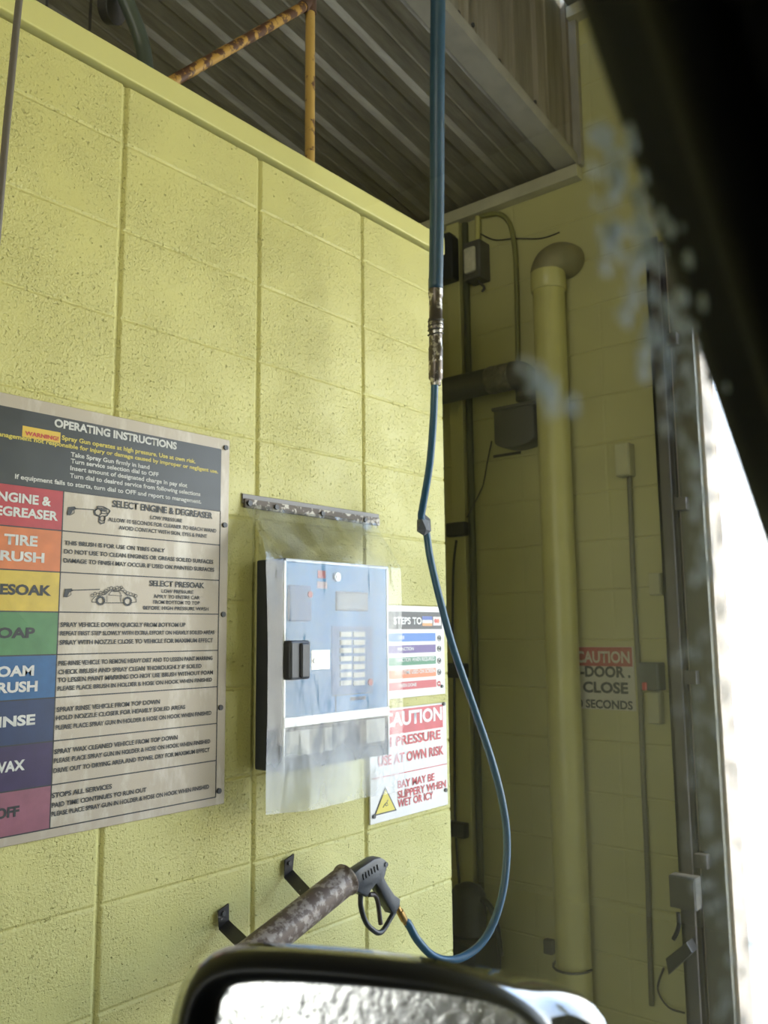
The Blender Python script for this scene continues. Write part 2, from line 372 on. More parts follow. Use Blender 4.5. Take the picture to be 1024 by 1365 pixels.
T2L = [("SOAP", -55, 162, 147, 158, 42, INK), ("FOAM", -48, 328, 143, 320, 42, INKW), ("BRUSH", -58, 397, 158, 388, 42, INKW), ("RINSE", -62, 545, 148, 530, 42, INKW),
 ("WAX", -42, 742, 104, 720, 42, INKW), ("OFF", -22, 935, 80, 918, 42, INK)]
for s, x0, y0, x1, y1, h, m_, bo in T1: line(s, x0, y0, x1, y1, h, m_, 0, 500, 3.2, bold=bo)
for s, x0, y0, x1, y1, h in T2: line(s, x0, y0, x1, y1, h, INK, 0, 800, 3.2, bold=.016)
for s, x0, y0, x1, y1, h, m_ in T2L: line(s, x0, y0, x1, y1, h, m_, 0, 800, 3.2, bold=.025)
a = PY(92 / 3.2, 500 + 262 / 3.2, SY); b = PY(256 / 3.2, 500 + 247 / 3.2, SY)
plate('warning_label', a.x, b.x, a.z - .0005, b.z + .0005, mat('warning_yellow', (.70, .46, .05), .4), .001)
line("WARNING!", 105, 257, 248, 279, 17, INKR, 0, 500, 3.2, bold=.02, y=SY - .0016)
# line drawings: spray guns, engine, foam covered car
def S1(x, y, yy=TY): return PY(x / 3.2, 500 + y / 3.2, yy)
def stroke(bm, pts, r=.0009):
    pts = [S1(*p) for p in pts]; n = len(pts)
    for i in range(n - 1):
        d = (pts[i + 1] - pts[i]); d.normalize(); q = Vector((-d.z, 0, d.x)) * r
        vs = [bm.verts.new(v) for v in (pts[i] - q, pts[i + 1] - q, pts[i + 1] + q, pts[i] + q)]; bm.faces.new(vs)
def ring(cx, cy, r, n=14, k=1.0): return [(cx + r * math.cos(2 * math.pi * i / n), cy + r * k * math.sin(2 * math.pi * i / n)) for i in range(n + 1)]
def fill(bm, pts): bm.faces.new([bm.verts.new(S1(*p)) for p in pts])
for dy, y1 in ((0, 575), (350, 914)):
    bm = bmesh.new()
    x0 = 290 if dy == 0 else 276; y0 = 563 if dy == 0 else 912
    fill(bm, [(x0, y0), (x0 + 28, y0 - 2), (x0 + 34, y0 + 8), (x0 + 18, y0 + 16), (x0 + 8, y0 + 36), (x0 - 6, y0 + 34), (x0 - 2, y0 + 14)])
    stroke(bm, [(x0 + 26, y0 + 6), (398 if dy == 0 else 425, y1)], .0010)
    stroke(bm, [(x0 + 10, y0 + 34), (x0 + 26, y0 + 24), (x0 + 24, y0 + 12)], .0006)
    link('gun_drawing', bm, INK, board)
bm = bmesh.new()
stroke(bm, [(402, 577), (412, 572), (414, 560), (440, 562), (466, 576), (468, 582), (455, 600), (446, 603), (444, 630), (430, 634), (420, 626), (424, 604), (404, 596), (400, 584), (402, 577)], .0012)
stroke(bm, ring(418, 585, 14), .0010); stroke(bm, ring(436, 612, 11), .0009); stroke(bm, [(414, 566), (452, 572), (456, 592), (430, 590)], .0009); fill(bm, [(430, 570), (452, 576), (448, 584), (428, 580)])
link('engine_drawing', bm, INK, board)
bm = bmesh.new()
stroke(bm, [(390, 968), (392, 958), (404, 945), (450, 935), (466, 918), (520, 920), (542, 940), (570, 944), (580, 955), (580, 968), (558, 971)], .0007)
stroke(bm, [(390, 968), (412, 970)], .0007); stroke(bm, [(446, 972), (526, 972)], .0009)
stroke(bm, ring(428, 962, 16), .0022); stroke(bm, ring(543, 965, 16), .0022)
stroke(bm, [(455, 942), (455, 968)], .0006); stroke(bm, [(514, 940), (516, 968)], .0006); stroke(bm, [(462, 938), (474, 922), (510, 924), (518, 942), (462, 938)], .0006)
for cx, cy in ((392, 940), (404, 932), (416, 936), (428, 928), (440, 932), (450, 920), (462, 912), (474, 908), (486, 912), (498, 906), (510, 910), (522, 914), (532, 924), (544, 930), (556, 934), (568, 938), (578, 942), (446, 926), (490, 918), (516, 906)):
    stroke(bm, ring(cx, cy, 6.5, 8), .0005)
link('car_drawing', bm, INK, board)
for i, (px, py) in enumerate(((300, 597), (298.5, 700), (296.5, 819), (293, 943), (290.8, 1054))):
    bm = bmesh.new(); disc(bm, PY(px, py, SY), .0062, (0, -1, 0), .004, 12); link('bolt', bm, DARK, board)

# ------------------------------------------------------------------ payment steps sign and caution sign
def YP(px, py, y=SY): return PY(px, py, y)
steps = thing('steps_sign', (1.03, 0, 1.5), 'white sign with payment steps in coloured bands beside the payment box', 'sign')
L0 = .845; R0 = YP(592, 870).x
zt = YP(560, 808).z; zb = YP(560, 928).z
link('panel', boxbm((L0, SY, zb), (R0, -.001, zt), .001), WHITE, steps)
def zz(py, px=560): return YP(px, py).z
# zoom frame used below: origin (480,780), scale 4.0167
def Q(x, y): return (480 + x / 4.0167, 780 + y / 4.0167)
def pl(name, x0, x1, ya, yb, mt, par, dy=.0006, at=300):
    z1 = YP(*Q(at, ya)).z; z0 = YP(*Q(at, yb)).z
    return plate(name, x0, x1, z0, z1, mt, dy, par)
xr = YP(*Q(435, 200)).x; xb = YP(*Q(402, 350)).x
pl('header_panel', L0 + .004, xr, 143, 236, mat('sign_black', (.03, .03, .032), .4), steps)
bands = [('blue', (.03, .17, .52), 257, 301), ('purple', (.11, .055, .24), 320, 362), ('green', (.03, .22, .10), 384, 426), ('orange', (.72, .20, .06), 449, 494), ('red', (.55, .05, .06), 512, 554)]
for n, c, ya, yb in bands:
    o = pl('band', L0 + .004, xb, ya, yb, mat('band_' + n, c, .4), steps); o['label'] = n + ' band'
def lineq(s, x0, x1, yb, h, mt, par, bold=.016, ye=None):
    a = YP(*Q(x0, yb), TY); b = YP(*Q(x1, ye if ye is not None else yb), TY)
    hh = (YP(*Q((x0 + x1) / 2, yb - h), TY) - YP(*Q((x0 + x1) / 2, yb), TY)).z
    zm = a.z if ye is None else (a.z + b.z) / 2; a.z = b.z = zm
    return lettering(s, a, b, hh, 'y', mt, par, bold)
INKWW = mat('bright_white_ink', (.8, .78, .74), .45)
lineq("STEPS TO", 178, 328, 208, 36, INKWW, steps, .02)
lineq("FUNCTION", 200, 285, 351, 17, INKWW, steps, .012)
lineq("FUNCTION WHEN REQUIRED", 190, 398, 412, 20, INKWW, steps, .012)
lineq("COST/TIME USED ON SCREEN", 185, 400, 480, 20, INKWW, steps, .012)
lineq("WHEN DONE", 200, 300, 548, 18, INKWW, steps, .012)
lineq("USE", 205, 235, 288, 16, INKWW, steps, .012)
# card emblems
x0, x1 = YP(*Q(330, 190)).x, YP(*Q(383, 190)).x
pl('card_emblem', x0, x1, 166, 186, mat('card_blue', (.04, .10, .40), .4), steps, .001); pl('card_emblem', x0, x1, 186, 203, WHITE, steps, .001); pl('card_emblem', x0, x1, 203, 218, mat('card_orange', (.75, .30, .08), .4), steps, .001)
x0, x1 = YP(*Q(388, 190)).x, YP(*Q(429, 190)).x
pl('card_emblem', x0, x1, 168, 216, mat('card_pale', (.70, .62, .58), .4), steps, .001)
for cx in (402, 415):
    bm = bmesh.new(); disc(bm, YP(*Q(cx, 192), SY - .001), .0065 if cx == 402 else .0064, (0, -1, 0), .0006 if cx == 402 else .0009, 16)
    link('card_emblem', bm, mat('card_red', (.60, .05, .04), .4) if cx == 402 else mat('card_red_orange', (.70, .14, .05), .4), steps)
# small pictograms in the right margin
PG = mat('pictogram_grey', (.12, .12, .12), .5)
for cy in (285, 340, 405, 465):
    bm = bmesh.new(); c = YP(*Q(422, cy), SY - .001)
    pts = [c + Vector((.0085 * math.cos(2 * math.pi * i / 16), 0, .0085 * math.sin(2 * math.pi * i / 16))) for i in range(17)]
    tube(bm, pts, .0008, 6); tube(bm, [c + Vector((-.005, 0, .004)), c + Vector((.001, 0, -.004)), c + Vector((.005, 0, .003))], .0009, 6); link('pictogram', bm, PG, steps)
bm = bmesh.new(); disc(bm, YP(*Q(420, 527), SY - .0005), .0085, (0, -1, 0), .0008, 20); link('pictogram', bm, INKR, steps)
bm = bmesh.new(); c = YP(*Q(420, 527), SY - .0015); box(bm, c + Vector((-.006, 0, -.0014)), c + Vector((.006, -.0004, .0014))); link('pictogram', bm, INKWW, steps)
bm = bmesh.new(); disc(bm, YP(*Q(434, 541)), .005, (0, -1, 0), .004, 10); link('bolt', bm, DARK, steps)
# foam-like debris bolt between the signs
caution = thing('caution_sign', (1.0, 0, 1.18), 'white and red caution sign with yellow warning triangle above the spray gun', 'sign')
cl = YP(493, 1070).x; cr = YP(*Q(455, 800)).x + .006
link('panel', boxbm((cl, SY, YP(560, 1082).z), (cr, -.001, YP(560, 940).z), .001), WHITE, caution)
pl('header_panel', cl + .005, YP(*Q(440, 700)).x, 652, 778, mat('caution_red', (.58, .055, .065), .4, var=.15, vscale=30), caution, at=320)
lineq("CAUTION", 120, 437, 752, 70, INKWW, caution, .022, ye=728)
lineq("HIGH PRESSURE", 20, 430, 865, 50, INKR, caution, .016, ye=842)
lineq("USE AT OWN RISK", 95, 446, 952, 50, INKR, caution, .016, ye=922)
lineq("BAY MAY BE", 200, 397, 1082, 40, INKR, caution, .014, ye=1050)
lineq("SLIPPERY WHEN", 200, 458, 1135, 40, INKR, caution, .014, ye=1088)
lineq("WET OR ICY", 200, 390, 1184, 40, INKR, caution, .014, ye=1148)
a = YP(*Q(205, 1002)); b = YP(*Q(462, 962)); zc = (a.z + b.z) / 2
plate('ruling', cl + .01, b.x, zc - .0012, zc + .0012, INKR, .0008, caution)
tp = [YP(*Q(x, y), SY - .0005) for x, y in ((75, 1228), (190, 1208), (132, 1083))]
zb2 = (tp[0].z + tp[1].z) / 2; tp[0].z = tp[1].z = zb2
ct = sum(tp, Vector()) / 3
link('warning_triangle', prism(bmesh.new(), [ct + (p - ct) * 1.06 for p in tp], (0, -.0006, 0)), INK, caution)
tri = [ct + (p - ct) * .90 + Vector((0, -.0007, 0)) for p in tp]
link('warning_triangle', prism(bmesh.new(), tri, (0, -.0005, 0)), mat('triangle_yellow', (.72, .58, .05), .4), caution)
bm = bmesh.new()
m0 = YP(*Q(135, 1170), SY - .0018)
tube(bm, [m0 + Vector((-.012, 0, -.008)), m0 + Vector((-.003, 0, 0)), m0 + Vector((.006, 0, .004))], .0011, 6)
tube(bm, [m0 + Vector((-.003, 0, 0)), m0 + Vector((.003, 0, -.006)), m0 + Vector((.011, 0, -.004))], .0011, 6)
tube(bm, [m0 + Vector((.002, 0, .003)), m0 + Vector((.008, 0, -.001))], .0009, 6); disc(bm, m0 + Vector((.008, 0, .007)), .0022, (0, -1, 0), .0005, 10)
link('slip_figure', bm, PG, caution)
for x, y in ((443, 636), (454, 1097), (70, 1238)):
    bm = bmesh.new(); disc(bm, YP(*Q(x, y)), .006, (0, -1, 0), .004, 12); link('bolt', bm, DARK, caution)

# ------------------------------------------------------------------ payment box
BX0, BX1, BZ0, BZ1, BY = .409, .797, 1.229, 1.728, -.094
pay = thing('payment_box', ((BX0 + BX1) / 2, 0, BZ0), 'blue-faced grey metal payment box with keypad under a clear vinyl sheet', 'payment box')
BOXM = mat('box_grey_metal', (.055, .058, .062), .42, .5, var=.15, vscale=10)
ALU = mat('aluminium', (.62, .63, .64), .3, .8, var=.08, vscale=20)
link('housing', boxbm((BX0, BY, BZ0), (BX1, -.0, BZ1), .004), BOXM, pay)
def B(px, py, y=BY): return PY(px, py, y)
# zoom frame: origin (340,730), scale 4.405
def W_(x, y, yy=BY): return B(340 + x / 4.405, 730 + y / 4.405, yy)
zs_ = [W_(165, 1005).z, W_(165, 1060).z]
BLUE = mat('blue_enamel', (.035, .29, .66), .3, var=.08, vscale=6)
link('face_plate', boxbm((BX0 + .006, BY - .003, zs_[0]), (BX1 - .006, BY + .001, BZ1 - .008), .001), BLUE, pay)
bm = bmesh.new(); box(bm, (BX0, BY - .005, BZ1 - .008), (BX1, BY, BZ1), .001); box(bm, (BX0, BY - .005, BZ0), (BX0 + .006, BY, BZ1), .001); box(bm, (BX1 - .006, BY - .005, BZ0), (BX1, BY, BZ1), .001)
link('bezel', bm, ALU, pay)
link('rail', boxbm((BX0, BY - .007, zs_[1]), (BX1, BY, zs_[0] + .003), .002), ALU, pay)
link('lower_panel', boxbm((BX0 + .006, BY - .003, BZ0 + .004), (BX1 - .003, BY + .001, zs_[1] - .001), .001), mat('lower_panel_dark', (.045, .05, .055), .4), pay)
def wp(name, x0, x1, y0, y1, mt, d0=.003, d1=.0045, bev=0, par=pay, lab=None):
    yy = BY - d1; a = W_(x0, (y0 + y1) / 2, yy).x; b = W_(x1, (y0 + y1) / 2, yy).x; xm = (x0 + x1) / 2
    o = link(name, boxbm((a, BY - d0, W_(xm, y1, yy).z), (b, yy, W_(xm, y0, yy).z), bev), mt, par)
    if lab: o['label'] = lab
    return o
PALE = mat('pale_sticker', (.62, .63, .62), .5, var=.12, vscale=30)
MIDG = mat('grey_sticker', (.22, .23, .24), .5, var=.2, vscale=30)
for x0, x1, y0, y1, m_ in ((178, 318, 1075, 1225, PALE), (318, 408, 1062, 1205, MIDG), (408, 450, 1055, 1190, PALE), (450, 520, 1050, 1180, MIDG), (652, 760, 1005, 1140, PALE)):
    wp('sticker', x0, x1, y0, y1, m_, .0028, .0036)
wp('card_reader', 200, 330, 222, 432, mat('reader_blue', (.055, .17, .43), .4), .002, .009, .003)
bm = bmesh.new(); disc(bm, W_(320, 275, BY - .009), .008, (0, -1, 0), .002, 16); o = link('indicator', bm, mat('red_button', (.65, .05, .06), .35), pay); o['label'] = 'red indicator on the card reader'
wp('label_plate', 366, 412, 135, 180, mat('red_label', (.60, .10, .12), .4), .0028, .0036); wp('label_plate', 362, 420, 200, 240, mat('pink_label', (.66, .48, .52), .4), .0028, .0036)
bm = bmesh.new(); disc(bm, W_(475, 173, BY - .003), .0115, (0, -1, 0), .006, 20); lk = link('lock', bm, mat('chrome', (.5, .5, .5), .3, .9), pay, 40)
bm = bmesh.new(); c = W_(476, 173, BY - .0095); box(bm, c + Vector((-.001, -.0006, -.005)), c + Vector((.001, .001, .005))); o = link('keyhole', bm, DARK, pay)
dsp = wp('display', 475, 662, 260, 372, mat('display_bezel', (.09, .14, .24), .4), .002, .006, .002)
wp('display_glass', 484, 652, 270, 362, mat('display_grey', (.30, .36, .44), .15), .0055, .0066)
wp('bill_acceptor', 205, 325, 545, 775, mat('acceptor_black', (.028, .027, .03), .4), .002, .034, .006)
wp('bill_mouth', 272, 322, 560, 765, DARK, .03, .040, .004)
wp('coin_plate', 330, 438, 600, 716, mat('polished_steel', (.80, .76, .70), .22, .9, bump=.4, bscale=25, bdist=.004), .002, .005, .001)
bm = bmesh.new(); disc(bm, W_(352, 665, BY - .005), .008, (0, -1, 0), .003, 16); link('coin_button', bm, ALU, pay)
kp = wp('keypad', 448, 690, 462, 852, mat('keypad_blue', (.05, .19, .48), .4), .0028, .004)
KEY = mat('white_key', (.80, .79, .74), .4)
for r in range(7):
    for c in range(2):
        y0 = 494 + r * 47.5; x0 = 500 + c * 78
        wp('key', x0, x0 + 66, y0, y0 + 30, KEY, .0035, .007, .001)
bm = bmesh.new(); disc(bm, W_(672, 790, BY - .004), .009, (0, -1, 0), .003, 16); o = link('indicator', bm, mat('red_button_b', (.65, .05, .06), .35), pay); o['label'] = 'red button at the keypad corner'
wp('seam', 450, 690, 857, 862, mat('seam_dark', (.03, .05, .10), .5), .0028, .0034); wp('seam', 470, 474, 862, 985, bpy.data.materials['seam_dark'], .0028, .0034)
wp('small_print', 556, 645, 875, 895, bpy.data.materials['seam_dark'], .0028, .0034)

# strap holding the vinyl, and the vinyl sheet
strap = thing('clamp_strip', (.617, 0, 1.87), 'rusty metal strip bolted to the wall above the payment box', 'metal strip')
RUSTY = mat('flaking_metal', (.10, .075, .055), .6, .2, col2=(.55, .50, .42), patch=(.52, .58), vscale=55)
ZS = 1.868
link('bar', boxbm((.362, -.009, ZS - .014), (.872, -.002, ZS + .008), .001), RUSTY, strap)
link('backing', boxbm((.358, -.005, ZS - .004), (.874, 0, ZS + .020), .001), mat('strip_grey', (.16, .15, .14), .5, .4), strap)
for x in (.375, .464, .632, .806):
    bm = bmesh.new(); disc(bm, (x, -.009, ZS - .003), .007, (0, -1, 0), .005, 6 if x > .4 else 12); link('bolt', bm, DARK, strap)

def vinyl_mat():
    m = bpy.data.materials.new('clear_vinyl'); m.use_nodes = True; nt = m.node_tree; N = nt.nodes; L = nt.links; N.remove(N['Principled BSDF'])
    out = N['Material Output']; tr = N.new('ShaderNodeBsdfTransparent'); df = N.new('ShaderNodeBsdfDiffuse'); tl = N.new('ShaderNodeBsdfTranslucent'); gl = N.new('ShaderNodeBsdfGlossy')
    tr.inputs[0].default_value = (.985, .99, .99, 1); df.inputs[0].default_value = (.85, .87, .88, 1); tl.inputs[0].default_value = (.85, .87, .88, 1); gl.inputs['Roughness'].default_value = .2
    tc0 = N.new('ShaderNodeTexCoord'); mp0 = N.new('ShaderNodeMapping'); mp0.inputs['Scale'].default_value = (16, 16, 5); L.new(tc0.outputs['Object'], mp0.inputs[0])
    n0 = N.new('ShaderNodeTexNoise'); n0.inputs['Scale'].default_value = 1; n0.inputs['Detail'].default_value = 2; L.new(mp0.outputs[0], n0.inputs['Vector'])
    bu = N.new('ShaderNodeBump'); bu.inputs['Strength'].default_value = .8; bu.inputs['Distance'].default_value = .02; L.new(n0.outputs['Fac'], bu.inputs['Height']); L.new(bu.outputs[0], gl.inputs['Normal'])
    tc = N.new('ShaderNodeTexCoord'); mp = N.new('ShaderNodeMapping'); mp.inputs['Scale'].default_value = (9, 9, 2.2); L.new(tc.outputs['Object'], mp.inputs[0])
    n = N.new('ShaderNodeTexNoise'); n.inputs['Scale'].default_value = 1.3; n.inputs['Detail'].default_value = 3; L.new(mp.outputs[0], n.inputs['Vector'])
    r = N.new('ShaderNodeMapRange'); L.new(n.outputs['Fac'], r.inputs[0]); r.inputs[1].default_value = .4; r.inputs[2].default_value = .72; r.inputs[3].default_value = .03; r.inputs[4].default_value = .24
    sp = N.new('ShaderNodeSeparateXYZ'); L.new(tc.outputs['Object'], sp.inputs[0])
    def band(z0, z1, v0, v1, src='Z'):
        q = N.new('ShaderNodeMapRange'); q.interpolation_type = 'SMOOTHSTEP'; L.new(sp.outputs[src], q.inputs[0])
        for i, v in enumerate((z0, z1, v0, v1)): q.inputs[i + 1].default_value = v
        return q.outputs[0]
    def M(op, a, b):
        q = N.new('ShaderNodeMath'); q.operation = op
        for i, v in enumerate((a, b)):
            if isinstance(v, (int, float)): q.inputs[i].default_value = v
            else: L.new(v, q.inputs[i])
        return q.outputs[0]
    # scuffed milky wear low on the sheet
    wear = M('MULTIPLY', M('MULTIPLY', band(1.30, 1.24, 0, 1), band(1.10, 1.17, .1, 1)), .24)
    fac = M('ADD', r.outputs[0], wear)
    ad = N.new('ShaderNodeMixShader'); ad.inputs[0].default_value = .2; L.new(df.outputs[0], ad.inputs[1]); L.new(tl.outputs[0], ad.inputs[2])
    m1 = N.new('ShaderNodeMixShader'); L.new(fac, m1.inputs[0]); L.new(tr.outputs[0], m1.inputs[1]); L.new(ad.outputs[0], m1.inputs[2])
    fr = N.new('ShaderNodeFresnel'); fr.inputs[0].default_value = 1.5
    fm = M('ADD', M('MULTIPLY', fr.outputs[0], .8), .02); m2 = N.new('ShaderNodeMixShader'); L.new(fm, m2.inputs[0]); L.new(m1.outputs[0], m2.inputs[1]); L.new(gl.outputs[0], m2.inputs[2])
    L.new(m2.outputs[0], out.inputs['Surface'])
    return m
ctrl = [(PY(325, 668, -.006), PY(502, 695, -.006), 0), (PY(330, 690, -.022), PY(506, 710, -.022), .004), (PY(343, 718, -.062), PY(517, 732, -.062), .010), (PY(352, 739, -.103), PY(530, 753, -.103), .002),
        (PY(354, 760, -.112), PY(534, 772, -.112), 0), (PY(355, 850, -.112), PY(534, 850, -.112), .003), (PY(355, 940, -.112), PY(535, 940, -.110), .003),
        (PY(353, 1030, -.112), PY(535, 1000, -.110), .004), (PY(352, 1086, -.098), PY(536, 1052, -.100), .010)]
bm = bmesh.new(); NU = 40; G = []
cl_ = smooth_path([c[0] for c in ctrl], 7); cr_ = smooth_path([c[1] for c in ctrl], 7)
am = [c[2] for c in ctrl]
for i, (a, b) in enumerate(zip(cl_, cr_)):
    f = i / 7; k = min(int(f), len(am) - 2); A_ = am[k] + (am[k + 1] - am[k]) * (f - k)
    row = []
    for j in range(NU + 1):
        u = j / NU; p = a.lerp(b, u)
        wv = math.sin(u * 11 + .6 + f * .5) * .6 + math.sin(u * 23 + 2) * .25
        p.y -= A_ * (wv + .8); 
        if f > 7: p.z += -.010 * (f - 7) * math.sin(u * math.pi) * (1 - u)
        row.append(bm.verts.new(p))
    G.append(row)
for i in range(len(G) - 1):
    for j in range(NU): bm.faces.new((G[i][j], G[i][j + 1], G[i + 1][j + 1], G[i + 1][j]))
o = link('vinyl_cover', bm, vinyl_mat(), None, 180); tag(o, 'clear cloudy vinyl sheet hanging over the payment box', 'vinyl cover')

# ------------------------------------------------------------------ spray gun holder, gun and hose
holder = thing('gun_holder', (.45, 0, .95), 'scuffed brown metal tube holder bracketed to the block wall', 'holder')
TUBE = mat('chipped_brown_tube', (.125, .085, .06), .5, .2, col2=(.34, .28, .235), patch=(.48, .58), vscale=45, bump=.2, bscale=40)
TY_ = -.15
te = PY(461, 1172, TY_); tl_ = PY(300, 1300, TY_); ax = (tl_ - te).normalized()
R_T = .0345
bm = bmesh.new()
tube(bm, [te, te + ax * .004, te + ax * .008, te + ax * .02, te + ax * .46], [R_T + .0035, R_T + .0035, R_T, R_T, R_T], 32, caps=False)
tube(bm, [te, te + ax * .46], R_T - .004, 32, caps=False)
# rim ring closing the wall thickness
def ringface(bm, c, n, r0, r1, seg=32):
    n = n.normalized(); u = n.orthogonal().normalized(); v = n.cross(u)
    A = [bm.verts.new(c + (u * math.cos(2 * math.pi * k / seg) + v * math.sin(2 * math.pi * k / seg)) * r0) for k in range(seg)]
    B_ = [bm.verts.new(c + (u * math.cos(2 * math.pi * k / seg) + v * math.sin(2 * math.pi * k / seg)) * r1) for k in range(seg)]
    for k in range(seg): bm.faces.new((A[k], A[(k + 1) % seg], B_[(k + 1) % seg], B_[k]))
ringface(bm, te, ax, R_T - .004, R_T + .0035); ringface(bm, te + ax * .46, ax, R_T - .004, R_T)
link('tube', bm, TUBE, holder, 50)
STRAPM = mat('flaking_black_strap', (.03, .025, .022), .5, .3, col2=(.42, .38, .33), patch=(.66, .70), vscale=45)
def strapbm(p_wall_top, p_wall_bot, p_end, wdt, th=.005):
    pts = [Vector(p) for p in (p_wall_top, p_wall_bot, p_end)]
    bm = bmesh.new(); side = Vector((1, 0, 0)) * wdt / 2
    A = []
    for i, p in enumerate(pts):
        t = (pts[min(i + 1, 2)] - pts[max(i - 1, 0)]).normalized(); s = Vector((.95, 0, .3)) * wdt / 2; n = t.cross(s).normalized() * th
        A.append([bm.verts.new(q) for q in (p - s, p + s, p + s + n, p - s + n)])
    for i in range(2):
        for k in range(4): bm.faces.new((A[i][k], A[i][(k + 1) % 4], A[i + 1][(k + 1) % 4], A[i + 1][k]))
    bm.faces.new(A[0]); bm.faces.new(A[2][::-1]); return bm
for (a_, b_, e_) in (((384, 1142), (384, 1166), (408, 1192)), ((296, 1209), (298, 1234), (327, 1262))):
    a = PY(*a_, -.006); b = PY(*b_, -.008); d = PY(*e_, TY_ + .03)
    br = link('bracket', strapbm(a, b, d, .031), STRAPM, holder)
    bm = bmesh.new(); disc(bm, PY(a_[0], a_[1] + 8, -.008), .006, (0, -1, 0), .006, 6); link('bolt', bm, DARKM, holder)

GY = -.15
def G5(x, y, yy=GY): return PY(430 + x * .12695, 1120 + y * .12695, yy)
gun = thing('spray_gun', G5(520, 420), 'black pistol-grip spray gun resting in the tube holder', 'spray gun')
GUNM = mat('gun_black_plastic', (.018, .019, .021), .38, bump=.15, bscale=200)
out = [(330, 345), (400, 290), (550, 192), (610, 180), (660, 205), (688, 240), (670, 320), (650, 395), (690, 470), (760, 575), (818, 618), (812, 690), (770, 770), (740, 775), (690, 690), (640, 600), (590, 500), (565, 462), (510, 530), (470, 600), (400, 565), (350, 540)]
bm = prism(bmesh.new(), [G5(x, y, GY - .016) for x, y in out], (0, .032, 0), .005)
link('body', bm, GUNM, gun, 40)
gp = smooth_path([G5(*q) for q in ((395, 560), (398, 700), (450, 860), (530, 945), (590, 970), (640, 930), (700, 830), (750, 745))], 6)
link('trigger_guard', tubebm(gp, .0065, 12), GUNM, gun, 180)
tp_ = smooth_path([G5(*q) for q in ((480, 570), (545, 575), (575, 650), (590, 760), (605, 880))], 6)
link('trigger', tubebm(tp_, .006, 10), mat('trigger_worn', (.055, .040, .035), .45, var=.3, vscale=30), gun, 180)
for k in range(6):
    x0 = 425 + k * 30; y0 = 385 - k * 20
    bm = bmesh.new(); tube(bm, [G5(x0 - 8, y0 - 30, GY - .017), G5(x0 + 4, y0 + 28, GY - .017)], .0014, 8); link('grip_slot', bm, DARK, gun)
bm = bmesh.new(); disc(bm, G5(662, 255, GY - .016), .006, (0, -1, 0), .002, 14); link('pin', bm, DARK, gun)
link('barrel', tubebm([G5(390, 440), te + ax * .2], .011, 14), DARKM, gun, 60)
BR = mat('brass', (.50, .30, .10), .35, .9, var=.3, vscale=60)
link('swivel', tubebm([G5(780, 700), G5(800, 740), G5(805, 745), G5(850, 830), G5(858, 845), G5(870, 870)], [.007, .007, .0095, .0095, .0075, .0075], 12), BR, gun, 40)

HB = mat('blue_hose_rubber', (.018, .085, .155), .32, var=.1, vscale=20)
HBU = mat('blue_hose_dusty', (.020, .060, .10), .42, var=.12, vscale=10)
hose = thing('wash_hose', PY(578, 440, -.28), 'long blue wash hose hanging from overhead and looping to the spray gun', 'hose')
up = [PY(584, -70, -.45), PY(583, 0, -.42), PY(582, 120, -.38), PY(582, 240, -.33), PY(581, 330, -.30), PY(580, 385, -.285)]
link('upper_hose', tubebm(smooth_path(up, 6), .0195, 18), HBU, hose, 180)
cp = [PY(580, y, -.285 + (y - 370) * .0001) for y in (372, 395, 398, 424, 426, 440, 442, 462, 464, 505, 508, 514)]
link('coupling', tubebm(cp, [.020, .020, .018, .018, .0205, .0205, .018, .018, .0195, .019, .0145, .0135], 20), mat('worn_coupling', (.10, .08, .065), .35, .7, col2=(.52, .48, .44), patch=(.52, .58), vscale=40), hose, 40)
bm = bmesh.new()
for y in (428, 434, 440, 446): 
    c = PY(580, y, -.279); pts = [c + Vector((.0205 * math.cos(t * math.pi / 8), .0205 * math.sin(t * math.pi / 8), .004 * math.cos(t * math.pi / 8))) for t in range(17)]
    tube(bm, pts, .0018, 6)
link('wire_wrap', bm, DARKM, hose, 180)
lw = [PY(579, 505, -.272), PY(577, 560, -.25), PY(572, 620, -.215), PY(563, 675, -.17), PY(561, 690, -.155), PY(567, 705, -.145), PY(573, 745, -.150), PY(586, 800, -.165), PY(603, 862, -.185), PY(628, 935, -.21), PY(652, 1005, -.24), PY(668, 1065, -.26), PY(675, 1120, -.265), PY(671, 1180, -.262), PY(657, 1230, -.25), PY(636, 1262, -.235), PY(606, 1279, -.215), PY(578, 1275, -.19), PY(556, 1253, -.165), PY(544, 1232, -.154), G5(868, 866)]
link('lower_hose', tubebm(smooth_path(lw, 8), .0104, 16), HB, hose, 180)
tape = [PY(545, 690, -.15), PY(562, 682, -.15), PY(575, 684, -.15), PY(579, 695, -.15), PY(575, 704, -.15), PY(579, 717, -.15), PY(566, 714, -.15), PY(556, 712, -.15), PY(551, 702, -.15)]
bm = bmesh.new(); bmesh.ops.create_icosphere(bm, subdivisions=1, radius=1); rnd = random.Random(3); tcn = PY(564, 700, -.15)
for v in bm.verts:
    k = 1 + rnd.uniform(-.28, .22); v.co = tcn + Vector((v.co.x * .030 * k, v.co.y * .020 * k, v.co.z * .036 * k))
link('wrap', bm, mat('grey_wrap', (.06, .062, .064), .6, bump=.4, bscale=60), hose)

# brownish hose hanging at the far left
lh = [PY(34, -60, -.2), PY(25, 0, -.2), PY(17, 80, -.2), PY(8, 170, -.2), PY(2, 240, -.2), PY(-6, 330, -.19), PY(-20, 450, -.18)]
o = link('brush_hose', tubebm(smooth_path(lh, 6), .0062, 12), mat('grey_brown_hose', (.13, .11, .085), .5), None, 180); tag(o, 'thin grey-brown hose hanging at the far left of the wall', 'hose')

